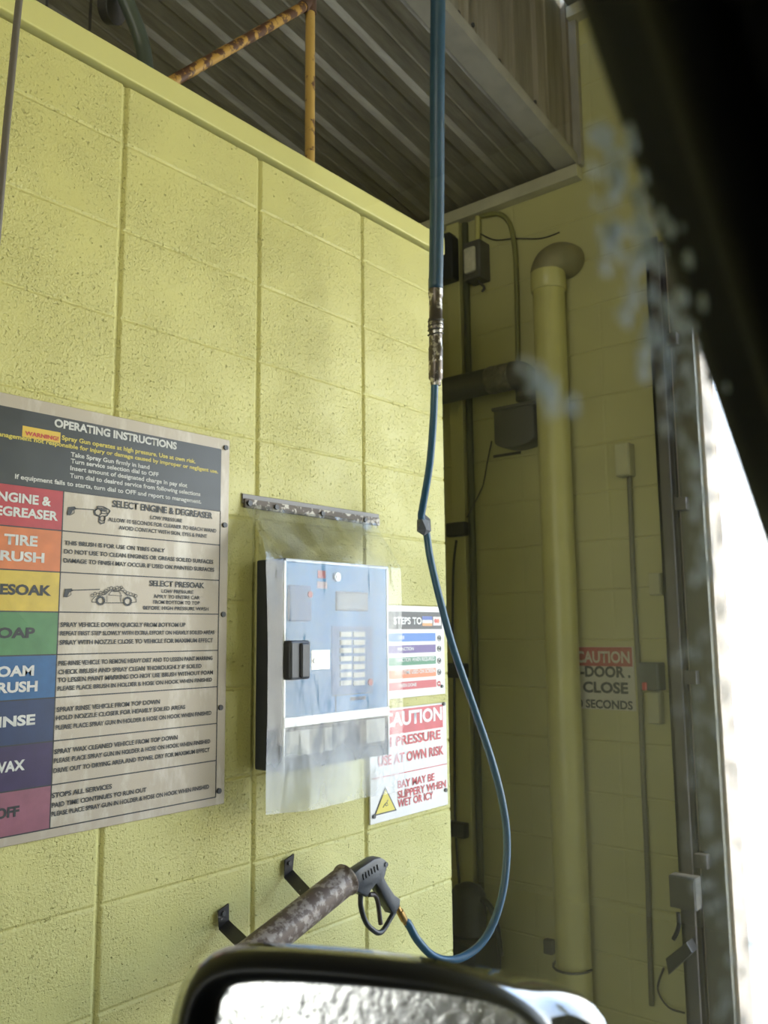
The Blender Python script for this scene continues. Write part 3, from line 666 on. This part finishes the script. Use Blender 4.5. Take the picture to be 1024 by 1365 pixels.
# ------------------------------------------------------------------ pipework above the wall
RUST = mat('rusty_yellow_pipe', (.48, .27, .06), .5, 0, col2=(.10, .045, .025), patch=(.47, .52), vscale=24, bump=.15, bscale=50)
RUST2 = mat('mostly_yellow_pipe', (.50, .31, .08), .5, 0, col2=(.11, .05, .03), patch=(.57, .62), vscale=22, bump=.15, bscale=50)
rig = thing('pipe_stand', PY(413, 212, .1), 'rust-stained yellow pipe stand rising from the wall top', 'pipe stand')
pt = PY(413, 4, .1); rb = .0145
base = Vector((pt.x, .1, 2.85))
link('upright', tubebm([base, pt], rb, 16), RUST2, rig, 60)
link('upper_pipe', tubebm([pt, pt + Vector((0, 0, .34))], rb, 16), RUST, rig, 60)
bp = PY(224, 112, .1); dv = (pt - bp).normalized(); bp2 = bp - dv * ((bp.z - 2.85) / dv.z if dv.z > .05 else .05)
link('brace', tubebm([bp2, pt], rb, 16), RUST, rig, 60)
bm = bmesh.new(); tube(bm, [pt - Vector((0, 0, .035)), pt + Vector((0, 0, .035))], .019, 16); tube(bm, [pt - dv * .045, pt], .018, 16); link('fitting', bm, mat('rust_fitting', (.09, .045, .028), .6, var=.3, vscale=30), rig, 60)
tube_c = smooth_path([PY(150, -40, .35), PY(165, -5, .35), PY(183, 40, .35), PY(192, 75, .35), PY(196, 130, .34), PY(197, 200, .34)], 6)
o = link('flexible_pipe', tubebm(tube_c, .022, 16), mat('grey_green_pipe', (.07, .085, .065), .45), None, 180); tag(o, 'thick grey-green flexible pipe curving down behind the wall top', 'pipe')
c = PY(143, 10, .42); bm = bmesh.new(); disc(bm, c, .045, (.4, -1, -.3), .03, 20); o = link('round_junction_cover', bm, DARKM, None, 40); tag(o, 'dark round cover behind the curved flexible pipe', 'cover')
for i, (px, py) in enumerate(((62, 8), (119, 40))):
    p = PY(px, py, .45); top = p.copy(); zc = 3.572 + SL * (p.x - XF) - .01
    bm = tubebm([p, Vector((p.x + .003, p.y, (p.z + zc) / 2)), Vector((p.x, p.y, zc))], .004, 6)
    o = link('hanging_wire', bm, DARKM); tag(o, ['short dark wire hanging from the low ceiling, leftmost', 'dark wire hanging from the low ceiling beside the curved pipe'][i], 'wire')

# ------------------------------------------------------------------ fittings on the end wall
def E(px, py, d=0): return PX(px, py, XF - d)
# large yellow drain pipe with elbow
dp = thing('drain_pipe', (E(733, 900, .09).x, E(733, 900, .09).y, 0), 'large yellow-painted vertical pipe with a brown elbow on the end wall', 'pipe')
rP = .068; cy = .5 * (E(713, 450, .09).y + E(752, 450, .09).y); xp = XF - .085
z_el = E(735, 372, .085).z
link('pipe', tubebm([(xp, cy, 0), (xp, cy, z_el)], rP, 32), YPIPE, dp, 60)
link('collar', tubebm([(xp, cy, z_el - .055), (xp, cy, z_el - .05), (xp, cy, z_el + .03)], [rP + .001, rP + .007, rP + .007], 32), YPIPE, dp, 60)
el = smooth_path([(xp, cy, z_el + .02), (xp, cy, z_el + .035), (xp + .004, cy - .014, z_el + .066), (xp + .022, cy - .040, z_el + .086), (xp + .05, cy - .058, z_el + .09), (XF - .002, cy - .064, z_el + .09)], 4)
link('elbow', tubebm(el, rP + .006, 32), ELBOW, dp, 60)
bm = tubebm([(xp + .09 * math.cos(t), cy + .075 * math.sin(t), .27) for t in [i * math.pi / 8 + math.pi / 2 for i in range(9)]], .005, 8)
link('strap', bm, DARKM, dp, 180)
bm = boxbm(E(731, 1262, .17) + Vector((0, -.012, -.03)), E(731, 1262, .15) + Vector((.01, .014, .03)), .003); link('bracket', bm, DARKM, dp)

ch = thing('channel_post', (XF - .02, .66, 0), 'yellow-green painted strut channel running up the end wall', 'strut channel')
yl, yr = E(606, 900, .04).y, E(624, 900, .04).y
zt_ = 3.49
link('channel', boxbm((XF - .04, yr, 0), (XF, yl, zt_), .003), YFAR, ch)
for py in (440, 520): 
    bm = boxbm(E(620, py, .042) + Vector((0, -.006, -.03)), E(620, py, .042) + Vector((.004, .006, .03))); link('slot', bm, DARKM, ch)
yc = E(634, 900, .015).y
o = link('dark_conduit', tubebm([(XF - .016, yc, 0.05), (XF - .016, yc, 3.48)], .0155, 14), mat('dark_olive_conduit', (.075, .078, .035), .45), None, 60); tag(o, 'dark olive vertical conduit right beside the strut channel', 'conduit')
ct_ = smooth_path([E(640, 288, .02), E(664, 285, .02), E(678, 297, .02), E(684, 320, .02), E(687, 350, .02), E(689, 420, .02), E(690, 492, .02)], 6)
o = link('bent_conduit', tubebm(ct_, .011, 12), mat('olive_conduit', (.20, .19, .06), .45), None, 180); tag(o, 'thin conduit bending down from the low ceiling to the horizontal duct', 'conduit')
o = link('loose_wire', tubebm(smooth_path([E(640, 312, .01), E(660, 320, .01), E(685, 318, .012), E(720, 318, .01), E(745, 310, .008)], 6), .003, 6), DARKM, None, 180); tag(o, 'thin wire draped across the upper end wall', 'wire')
# flood light / gauge on short conduit
fl = thing('wall_light', E(628, 350, .08), 'small dark wall light with a pale lens high on the end wall', 'light')
a = E(616, 325, .09); b = E(640, 368, .09)
link('body', boxbm((XF - .09, b.y, b.z), (XF, a.y, a.z), .008), GREYD, fl)
a = E(617, 332, .1); b = E(633, 361, .1)
link('lens', boxbm((XF - .105, b.y, b.z), (XF - .085, a.y, a.z), .012), mat('frosted_lens', (.55, .52, .42), .35, var=.2, vscale=30), fl)
link('stem', tubebm([E(636, 289, .045), E(636, 328, .045)], .012, 12), YPIPE, fl, 60)
link('hook', tubebm(smooth_path([E(636, 366, .05), E(638, 376, .05), E(645, 383, .05), E(642, 389, .05)], 5), .006, 8), GREYD, fl, 180)
sp_ = thing('dark_junction_box', E(598, 345, .06), 'dark junction box half hidden behind the hanging blue hose', 'junction box')
a = E(583, 322, .08); b = E(606, 372, .08)
link('body', boxbm((XF - .1, b.y, b.z), (XF - .041, a.y, a.z), .006), DARK, sp_); link('arm', boxbm(E(584, 314, .1), E(608, 322, .04), .004), DARK, sp_)
# horizontal duct with taped joint, down elbow and blower box
du = thing('exhaust_duct', E(650, 507, .1), 'dark horizontal duct pipe with taped joint on the end wall', 'duct')
DUCT = mat('dark_grey_duct', (.085, .078, .06), .5, .1, var=.15, vscale=10)
rD = .5 * (E(640, 492, .1) - E(640, 526, .1)).length
p0 = E(560, 513, .1); p1 = E(652, 508, .1); p2 = E(684, 506, .1); p3 = E(692, 506, .1)
zD = p1.z
for p in (p0, p1, p2, p3): p.z = zD
link('pipe', tubebm([p0 + Vector((0, .3, 0)), p1], rD, 24), DUCT, du, 60)
pts = [p1.lerp(p2, k / 12) for k in range(13)]
link('tape', tubebm(pts, [rD * (1.02 + .07 * ((k * 7) % 5) / 5) for k in range(13)], 20), mat('crumpled_tape', (.14, .125, .085), .35, .3, bump=1, bscale=50, bdist=.01, col2=(.30, .27, .20), patch=(.5, .7), vscale=15), du, 180)
eb = [p2, p2.lerp(p3, .6), p3 + Vector((.02, 0, -.004)), p3 + Vector((.05, -.006, -.025)), p3 + Vector((.07, -.006, -.06)), p3 + Vector((.07, -.006, -.1))]
link('elbow', tubebm(smooth_path(eb, 4), rD * 1.03, 20), DUCT, du, 180)
bl = thing('blower_box', E(685, 568, .1), 'dark rounded blower housing just under the duct', 'blower')
a = E(657, 548, .1); b = E(712, 585, .1); r_ = (a.y - b.y) / 2; yc2 = (a.y + b.y) / 2
bm = bmesh.new(); outl = [(XF - .10, a.y, a.z), (XF - .10, b.y, a.z)]
for k in range(11): 
    t = -math.pi * k / 10; outl.append((XF - .10, yc2 - r_ * math.cos(t), b.z + .015 + .035 * math.sin(t)))
link('housing', prism(bm, outl, (.10, 0, 0), .006), GREYD, bl, 40)
link('cap', boxbm((XF - .11, b.y - .004, a.z - .004), (XF, a.y + .004, a.z + .012), .003), GREYD, bl)
link('cord', tubebm(smooth_path([E(655, 588, .01), E(650, 612, .01), E(645, 640, .05), E(640, 655, .05), E(622, 690, .05)], 6), .0035, 6), DARKM, bl, 180)
link('sensor_mark', boxbm(E(657, 607, .004), E(694, 605, 0), 0), DARKM, bl)
# clamps, pump lump and hose at the passage foot
for i, (py, lab) in enumerate(((705, 'dark pipe clamp on the strut channel level with the hose wrap'), (893, 'dark pipe clamp on the strut channel level with the caution heading'), (1105, 'dark pipe clamp on the strut channel lowest of the three'))):
    p = E(611, py, .06); bm = boxbm((XF - .08, p.y - .045, p.z - .035), (XF - .04, p.y + .06, p.z + .03), .008); o = link('pipe_clamp', bm, DARK); tag(o, lab, 'clamp', 'clamps on the channel')
o = link('thin_cable', tubebm(smooth_path([E(608, 720, .06), E(604, 760, .05), E(603, 850, .05), E(605, 880, .05), E(606, 1080, .05), E(612, 1180, .05)], 5), .006, 8), DARK, None, 180); tag(o, 'thin black cable running down the strut channel', 'cable')
pm = thing('passage_pump', E(628, 1215, .12) , 'black pump motor low on the end wall in the passage', 'pump')
c = E(624, 1215, .14)
link('motor', tubebm([c + Vector((0, 0, -.09)), c + Vector((0, 0, -.08)), c + Vector((0, 0, .07)), c + Vector((0, 0, .10)), c + Vector((0, 0, .115))], [.06, .075, .075, .055, .02], 24), DARK, pm, 50)
link('base', boxbm((XF - .25, c.y - .1, .0), (XF - .05, c.y + .12, c.z - .088), .006), DARK, pm)
link('pipe', tubebm(smooth_path([c + Vector((0, -.03, .05)), c + Vector((-.01, -.09, .06)), c + Vector((0, -.13, 0)), c + Vector((.02, -.14, -.15))], 5), .012, 10), DARK, pm, 180)

# caution door sign on the end wall, half behind the drain pipe
ds = thing('door_caution_sign', E(808, 905), 'red and white caution sign about the door on the end wall beside the pipe', 'sign')
s0 = E(846, 905).y; s1 = s0 + .36; zt2 = E(808, 862).z; zb2 = E(808, 946).z; zr = E(808, 888).z
DSW = mat('dull_sign_white', (.56, .52, .42), .45, var=.06, vscale=10)
link('panel', boxbm((XF - .004, s0, zb2), (XF, s1, zt2), .001), DSW, ds)
link('header_panel', boxbm((XF - .0048, s0 + .006, zr), (XF - .003, s1, zt2 - .002)), mat('dull_sign_red', (.42, .06, .05), .45), ds)
def sline(s, x0, x1, yb, h, mt, bold=.02):
    a = E(x0, yb, .0055); b = E(x1, yb, .0055); b.z = a.z = (a.z + b.z) / 2
    hh = E(x1, yb - h, .0055).z - E(x1, yb, .0055).z
    lettering(s, a, b, hh, 'x', mt, ds, bold)
sline("CAUTION", 768, 839, 883, 15, DSW); sline("s-DOOR .", 767, 840, 902, 14, INK, .025); sline(". CLOSE", 767, 837, 923, 14, INK, .025); sline("0 SECONDS", 770, 843, 944, 11, INK, .02)

CREAM = mat('cream_box', (.45, .43, .25), .45, var=.08, vscale=12)
def wallbox(name, px0, py0, px1, py1, d, mt, label, cat, conduit=None, back=0):
    a = E(px0, py0, d); b = E(px1, py1, d)
    t = thing(name, E((px0 + px1) / 2, (py0 + py1) / 2), label, cat)
    link('body', boxbm((XF - d, b.y, b.z), (XF - back, a.y, a.z), .004), mt, t)
    link('cover', boxbm((XF - d - .006, b.y + .003, b.z + .003), (XF - d + .002, a.y - .003, a.z - .003), .002), mt, t)
    if conduit: link('conduit', tubebm(smooth_path([E(*q, .018) for q in conduit], 5), .010, 10), GREYD if name == 'switch_box' else mat('grey_olive_conduit', (.14, .13, .075), .5), t, 180)
    return t
wallbox('electrical_box', 818, 592, 839, 633, .06, CREAM, 'small cream electrical box high on the end wall right of the pipe', 'electrical box', ((838, 634), (840, 680), (843, 760), (848, 850), (853, 930), (857, 1040), (862, 1150), (865, 1250), (868, 1340)))
wallbox('switch_box', 863, 764, 881, 793, .05, CREAM, 'small cream switch box beside the door track', 'switch box')
dsw = wallbox('disconnect_switch', 850, 883, 878, 921, .07, mat('slate_box', (.075, .085, .09), .45), 'dark grey disconnect switch with red handle beside the caution sign', 'switch')
link('lever', boxbm(E(853, 918, .095) + Vector((0, -.006, -.006)), E(864, 911, .08) + Vector((0, .006, .004)), .003), mat('red_lever', (.60, .07, .05), .4), dsw)
wallbox('outlet_box', 861, 921, 881, 966, .04, CREAM, 'flat cream box just below the disconnect switch', 'electrical box')
se = wallbox('sensor_box', 890, 1166, 928, 1216, .135, GREYD, 'dark grey box low on the door track', 'sensor box', back=.0765)
link('cable', tubebm(smooth_path([E(903, 1216, .1), E(904, 1235, .1), E(897, 1252, .1)], 5), .008, 8), DARK, se, 180)
ey = thing('door_sensor', E(903, 1278, .05), 'black angled sensor head hanging below the dark grey box', 'sensor')
pts = [E(x, y, .14) for x, y in ((886, 1278), (914, 1256), (922, 1270), (890, 1300))]
link('head', prism(bmesh.new(), pts, (.06, 0, 0), .004), DARK, ey)
link('cable', tubebm(smooth_path([E(884, 1290, .03), E(876, 1318, .03), E(890, 1342, .03), E(912, 1350, .03)], 6), .004, 6), DARKM, ey, 180)

# ------------------------------------------------------------------ the car around the camera
CY = -1.53
car = thing('car', (-.9, -1.9, 0), 'black car interior edge with side window and wing mirror in the foreground', 'car')
BLK = mat('car_trim_black', (.006, .006, .007), .55)
TRG = mat('car_trim_grey', (.022, .021, .018), .7)
def L_(px, py, y=CY): return PY(px, py, y)
k0 = L_(835, 0); k1 = L_(1024, 590); du_ = (k1 - k0).normalized(); nu = Vector((-du_.z, 0, du_.x))
if nu.x < 0: nu = -nu
P0 = k0 - du_ * .30; P1 = k1 + du_ * .45
bm = bmesh.new(); tube(bm, smooth_path([p + nu * .010 - Vector((0, .009, 0)) for p in (P0, (P0 + P1) / 2, P1)], 4), .011, 14); link('window_seal', bm, BLK, car, 180)
link('pillar', prism(bmesh.new(), [P0 + nu * .012 + Vector((0, .02, 0)), P1 + nu * .012 + Vector((0, .02, 0)), P1 + nu * .2 + Vector((0, .02, 0)), P0 + nu * .2 + Vector((0, .02, 0))], (0, -.05, 0), .006), BLK, car)
link('pillar_trim', prism(bmesh.new(), [P0 + nu * .022 + Vector((0, -.031, 0)), P1 + nu * .022 + Vector((0, -.031, 0)), P1 + nu * .040 + Vector((0, -.031, 0)), P0 + nu * .040 + Vector((0, -.031, 0))], (0, -.006, 0), .002), TRG, car)
zr_ = P0.z
link('roof', boxbm((-2.6, -3.1, zr_), (-.48, CY - .03, zr_ + .05), .01), BLK, car)
link('roof_rail', boxbm((-2.6, CY - .03, zr_), (P0.x + .15, CY + .03, zr_ + .05), .01), BLK, car)
link('door_panel', boxbm((-2.2, CY - .06, .35), (P1.x + .25, CY + .05, 1.24), .02), BLK, car)
# cabin around the driver: dash, rear, solid passenger side and added windscreen blocker against reflections
link('bonnet', boxbm((.35, -3.1, .35), (1.55, CY - .02, 1.06), .08), BLK, car)
link('rear_body', boxbm((-4.0, -3.1, .35), (-2.66, CY - .02, 1.15), .08), BLK, car)
LIN = mat('cabin_blocker_lining', (.012, .012, .013), .8)
link('dashboard', boxbm((-.25, -3.1, .7), (.35, CY - .06, 1.12), .03), LIN, car)
link('windscreen_blocker', prism(bmesh.new(), [(.30, -3.1, 1.10), (.30, CY - .05, 1.10), (-.50, CY - .05, zr_), (-.50, -3.1, zr_)], (.012, 0, .01)), mat('blocker_grey', (.30, .33, .36), .7), car)  # unseen sheet added to keep the bright door opening out of the pane
link('passenger_blocker', boxbm((-2.6, -3.16, .35), (.35, -3.08, zr_), .02), LIN, car)  # closed panel without a window, added to block pane reflections
link('rear_lining', boxbm((-2.66, -3.1, .35), (-2.58, CY, zr_), .02), LIN, car)
# window glass
GL = bpy.data.materials.new('window_glass'); GL.use_nodes = True; nt = GL.node_tree; nt.nodes.remove(nt.nodes['Principled BSDF'])
g = nt.nodes.new('ShaderNodeBsdfGlass'); g.inputs['IOR'].default_value = 1.45; g.inputs['Roughness'].default_value = 0; g.inputs['Color'].default_value = (.97, .985, .975, 1)
# reflection veil painted as a translucent film, denser low and towards the front edge
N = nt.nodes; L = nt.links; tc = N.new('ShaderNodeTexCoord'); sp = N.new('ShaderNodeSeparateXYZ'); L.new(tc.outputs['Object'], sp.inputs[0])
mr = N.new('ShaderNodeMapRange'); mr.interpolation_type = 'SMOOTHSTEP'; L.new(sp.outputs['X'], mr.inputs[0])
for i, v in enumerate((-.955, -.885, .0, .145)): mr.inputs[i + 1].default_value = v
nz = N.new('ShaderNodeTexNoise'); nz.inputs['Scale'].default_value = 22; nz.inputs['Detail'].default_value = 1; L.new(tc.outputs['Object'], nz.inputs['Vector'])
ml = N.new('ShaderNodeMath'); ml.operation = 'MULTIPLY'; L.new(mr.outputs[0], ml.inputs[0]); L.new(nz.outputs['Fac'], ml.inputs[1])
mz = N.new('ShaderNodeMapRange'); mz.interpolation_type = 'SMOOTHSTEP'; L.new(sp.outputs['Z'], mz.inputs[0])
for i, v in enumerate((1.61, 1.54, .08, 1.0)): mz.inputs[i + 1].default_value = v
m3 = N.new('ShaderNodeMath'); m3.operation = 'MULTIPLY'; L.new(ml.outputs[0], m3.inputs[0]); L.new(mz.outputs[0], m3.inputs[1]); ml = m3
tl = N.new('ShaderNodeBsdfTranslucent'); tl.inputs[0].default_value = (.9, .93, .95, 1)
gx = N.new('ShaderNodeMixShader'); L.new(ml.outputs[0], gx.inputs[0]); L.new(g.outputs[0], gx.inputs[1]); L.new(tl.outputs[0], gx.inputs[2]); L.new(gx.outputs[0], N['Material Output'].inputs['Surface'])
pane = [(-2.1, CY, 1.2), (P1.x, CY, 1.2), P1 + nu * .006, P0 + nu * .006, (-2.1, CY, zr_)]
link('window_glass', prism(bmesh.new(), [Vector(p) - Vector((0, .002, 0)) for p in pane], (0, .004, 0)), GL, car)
# droplets on the outer face
def droplets(name, spots, mt, n, up_, rt, label):
    bm = bmesh.new()
    for c, r, el_ in spots:
        rings = []
        for i in range(5):
            t = i / 4 * math.pi / 2
            rings.append([bm.verts.new(c + (rt * math.cos(q) + up_ * math.sin(q) * el_) * r * math.cos(t) + n * r * .55 * math.sin(t)) for q in [2 * math.pi * k / 10 for k in range(10)]] if i < 4 else [bm.verts.new(c + n * r * .55)])
        for i in range(3):
            for k in range(10): bm.faces.new((rings[i][k], rings[i][(k + 1) % 10], rings[i + 1][(k + 1) % 10], rings[i + 1][k]))
        for k in range(10): bm.faces.new((rings[3][k], rings[3][(k + 1) % 10], rings[4][0]))
        if mt is WAT: bm.faces.new(rings[0][::-1])
    o = link(name, bm, mt, None, 60); tag(o, label, 'water', kind='stuff'); return o
SOAP = bpy.data.materials.new('sky_glow_water'); SOAP.use_nodes = True; nt = SOAP.node_tree; nt.nodes.remove(nt.nodes['Principled BSDF'])  # bright sky glow of the droplets painted as pale blue translucent colour
tl = nt.nodes.new('ShaderNodeBsdfTranslucent'); tl.inputs[0].default_value = (.74, .84, 1, 1); tr = nt.nodes.new('ShaderNodeBsdfTransparent'); gl = nt.nodes.new('ShaderNodeBsdfGlossy'); gl.inputs['Roughness'].default_value = .1
mx = nt.nodes.new('ShaderNodeMixShader'); mx.inputs[0].default_value = .9; m2 = nt.nodes.new('ShaderNodeMixShader'); m2.inputs[0].default_value = .12
nt.links.new(tr.outputs[0], mx.inputs[1]); nt.links.new(tl.outputs[0], mx.inputs[2]); nt.links.new(mx.outputs[0], m2.inputs[1]); nt.links.new(gl.outputs[0], m2.inputs[2]); nt.links.new(m2.outputs[0], nt.nodes['Material Output'].inputs['Surface'])
WAT = bpy.data.materials.new('water'); WAT.use_nodes = True; nt = WAT.node_tree; nt.nodes.remove(nt.nodes['Principled BSDF'])
g = nt.nodes.new('ShaderNodeBsdfGlass'); g.inputs['IOR'].default_value = 1.33; g.inputs['Roughness'].default_value = .08
nt.links.new(g.outputs[0], nt.nodes['Material Output'].inputs['Surface'])
spots = []
def sc_(n, x0, y0, x1, y1, wd_, r0, r1):
    for _ in range(n):
        t = random.random(); px = x0 + (x1 - x0) * t + random.gauss(0, wd_); py = y0 + (y1 - y0) * t + random.gauss(0, 12)
        if px > 835 + py * .32 - 6: continue
        spots.append((L_(px, py, CY + .0021), random.uniform(r0, r1), random.uniform(1, 1.3)))
sc_(62, 795, 180, 862, 500, 20, .0010, .0024); sc_(44, 835, 260, 905, 520, 20, .0010, .0024); sc_(10, 700, 490, 730, 530, 14, .001, .002); sc_(40, 905, 480, 930, 760, 16, .0009, .002)
sc_(80, 935, 700, 985, 1365, 16, .0007, .0017); sc_(40, 905, 850, 945, 1365, 14, .0006, .0014)
for px, py in ((718, 527), (905, 350), (893, 400)): spots.append((L_(px, py, CY + .0021), .0024, 1.1))
droplets('window_droplets', spots, SOAP, Vector((0, 1, 0)), Vector((0, 0, 1)), Vector((1, 0, 0)), 'water droplets scattered on the car side window at the right')

# wing mirror: shell opening towards the driver, glass set inside
mc = CAM + ray(500, 1500) * .50
nM = Vector((-.90, -.42, .10)).normalized()
rM = Vector((0, 0, 1)).cross(nM); rM.normalize(); uM = nM.cross(rM)
def onM(px, py, off=0):
    d = ray(px, py); t = ((mc + nM * off) - CAM).dot(nM) / d.dot(nM); return CAM + d * t
shell = [(205, 1500), (218, 1400), (232, 1330), (247, 1292), (268, 1270), (300, 1262), (380, 1263), (470, 1269), (570, 1279), (660, 1291), (730, 1304), (775, 1322), (800, 1342), (813, 1375), (815, 1440), (800, 1560), (740, 1660), (500, 1700), (280, 1660), (215, 1580)]
inner = [(262, 1500), (266, 1400), (272, 1345), (282, 1322), (300, 1312), (340, 1311), (420, 1314), (500, 1320), (580, 1328), (650, 1338), (690, 1352), (705, 1380), (706, 1440), (700, 1540), (660, 1630), (500, 1660), (330, 1640), (275, 1580)]
def resample(pts, n):
    pts = [Vector((p[0], p[1], 0)) for p in pts]; pts.append(pts[0]); seg = [(pts[i + 1] - pts[i]).length for i in range(len(pts) - 1)]; tot = sum(seg); o_ = []
    for k in range(n):
        s = tot * k / n; i = 0
        while s > seg[i]: s -= seg[i]; i += 1
        o_.append(pts[i].lerp(pts[i + 1], s / seg[i]))
    return o_
cen = (500, 1480)
def star(pts, n=96):
    """outline sampled by angle about the centre"""
    res = []; m_ = len(pts)
    for k in range(n):
        a = 2 * math.pi * k / n; d = Vector((math.cos(a), math.sin(a)))
        best = None
        for i in range(m_):
            p = Vector((pts[i][0] - cen[0], pts[i][1] - cen[1])); q = Vector((pts[(i + 1) % m_][0] - cen[0], pts[(i + 1) % m_][1] - cen[1])); e = q - p
            den = d.x * e.y - d.y * e.x
            if abs(den) < 1e-9: continue
            t = (p.x * e.y - p.y * e.x) / den; u = (p.x * d.y - p.y * d.x) / den
            if t > 0 and -1e-6 <= u <= 1 + 1e-6: best = t
        res.append((cen[0] + d.x * best, cen[1] + d.y * best))
    # soften corners
    for _ in range(2): res = [((res[i - 1][0] + 2 * res[i][0] + res[(i + 1) % n][0]) / 4, (res[i - 1][1] + 2 * res[i][1] + res[(i + 1) % n][1]) / 4) for i in range(n)]
    return res
rimo = [(205, 1500), (218, 1400), (232, 1330), (247, 1292), (268, 1270), (300, 1262), (380, 1264), (470, 1271), (560, 1282), (630, 1299), (680, 1323), (715, 1346), (738, 1378), (745, 1440), (738, 1560), (700, 1660), (500, 1700), (280, 1660), (215, 1580)]
so = star(shell); si = star(inner); sr = star(rimo)
S_ = [onM(*p) for p in sr]; I_ = [onM(*p) for p in si]; cS = sum(S_, Vector()) / len(S_)
bm = bmesh.new()
def loop(f): return [bm.verts.new(f(k)) for k in range(len(S_))]
rings = [loop(lambda k: I_[k] - nM * .022), loop(lambda k: I_[k] - nM * .006), loop(lambda k: I_[k].lerp(S_[k], .12) + nM * .000), loop(lambda k: I_[k].lerp(S_[k], .30) + nM * .006), loop(lambda k: I_[k].lerp(S_[k], .50) + nM * .007), loop(lambda k: I_[k].lerp(S_[k], .70) + nM * .004), loop(lambda k: I_[k].lerp(S_[k], .88) - nM * .004), loop(lambda k: S_[k] - nM * .014)]
nrim = len(rings)
def mix(p, q, t): return (p[0] + (q[0] - p[0]) * t, p[1] + (q[1] - p[1]) * t)
for t, off in ((.45, -.024), (.78, -.042), (.95, -.064), (1.0, -.085)):
    rings.append(loop(lambda k, t=t, off=off: onM(*mix(sr[k], so[k], t), off)))
B_ = [onM(*p, -.085) for p in so]; cB = sum(B_, Vector()) / len(B_)
for sc2, off in ((.97, .012), (.88, .026), (.7, .038), (.4, .046)):
    rings.append(loop(lambda k, sc2=sc2, off=off: cB.lerp(B_[k], sc2) - nM * off))
for a, b in zip(rings[:-1], rings[1:]):
    for k in range(len(S_)):
        f = bm.faces.new((a[k], a[(k + 1) % len(S_)], b[(k + 1) % len(S_)], b[k])); f.material_index = 1 if rings.index(b) >= nrim - 1 else 0
f = bm.faces.new(rings[-1]); f.material_index = 1
mir = link('wing_mirror', bm, [mat('rim_black', (.008, .008, .009), .38, spec=.3), mat('gloss_black', (.006, .006, .007), .10, spec=.6, coat=1)], car, 180)
mir['label'] = 'black wing mirror housing'
MG = mat('wet_mirror', (.82, .83, .85), .24, 1.0, bump=.22, bscale=110, bdist=.003)
nt = MG.node_tree
bm = bmesh.new(); gc = [I_[k] + (I_[k] - cS) * .02 - nM * .014 for k in range(len(I_))]
tilt = Vector((-.93, -.33, .16)).normalized()
fr_ = [bm.verts.new(p) for p in gc]; bk = [bm.verts.new(p - nM * .004) for p in gc]
bm.faces.new(fr_); bm.faces.new(bk[::-1])
for k in range(len(gc)): bm.faces.new((fr_[k], bk[k], bk[(k + 1) % len(gc)], fr_[(k + 1) % len(gc)]))
mg = link('mirror_glass', bm, MG); mg.parent = mir; mg.matrix_parent_inverse = mir.matrix_world.inverted()
mg['label'] = 'wet mirror glass covered in droplets'
arm = bmesh.new(); tube(arm, smooth_path([onM(770, 1500, -.05), onM(860, 1560, -.04), Vector((onM(860, 1560).x, CY + .04, onM(860, 1560).z - .03))], 5), .03, 14)
a_ = link('mirror_arm', arm, BLK, car, 180)
bpy.context.view_layer.update()
spots = []
for _ in range(110):
    px = random.uniform(265, 720); py = random.uniform(1308, 1372)
    if py < 1318 + max(0, px - 420) * .07: continue
    spots.append((onM(px, py, -.0138), random.uniform(.0004, .0014), random.uniform(.9, 1.4)))
droplets('mirror_droplets', spots, WAT, nM, uM, rM, 'water droplets beaded on the wing mirror glass')
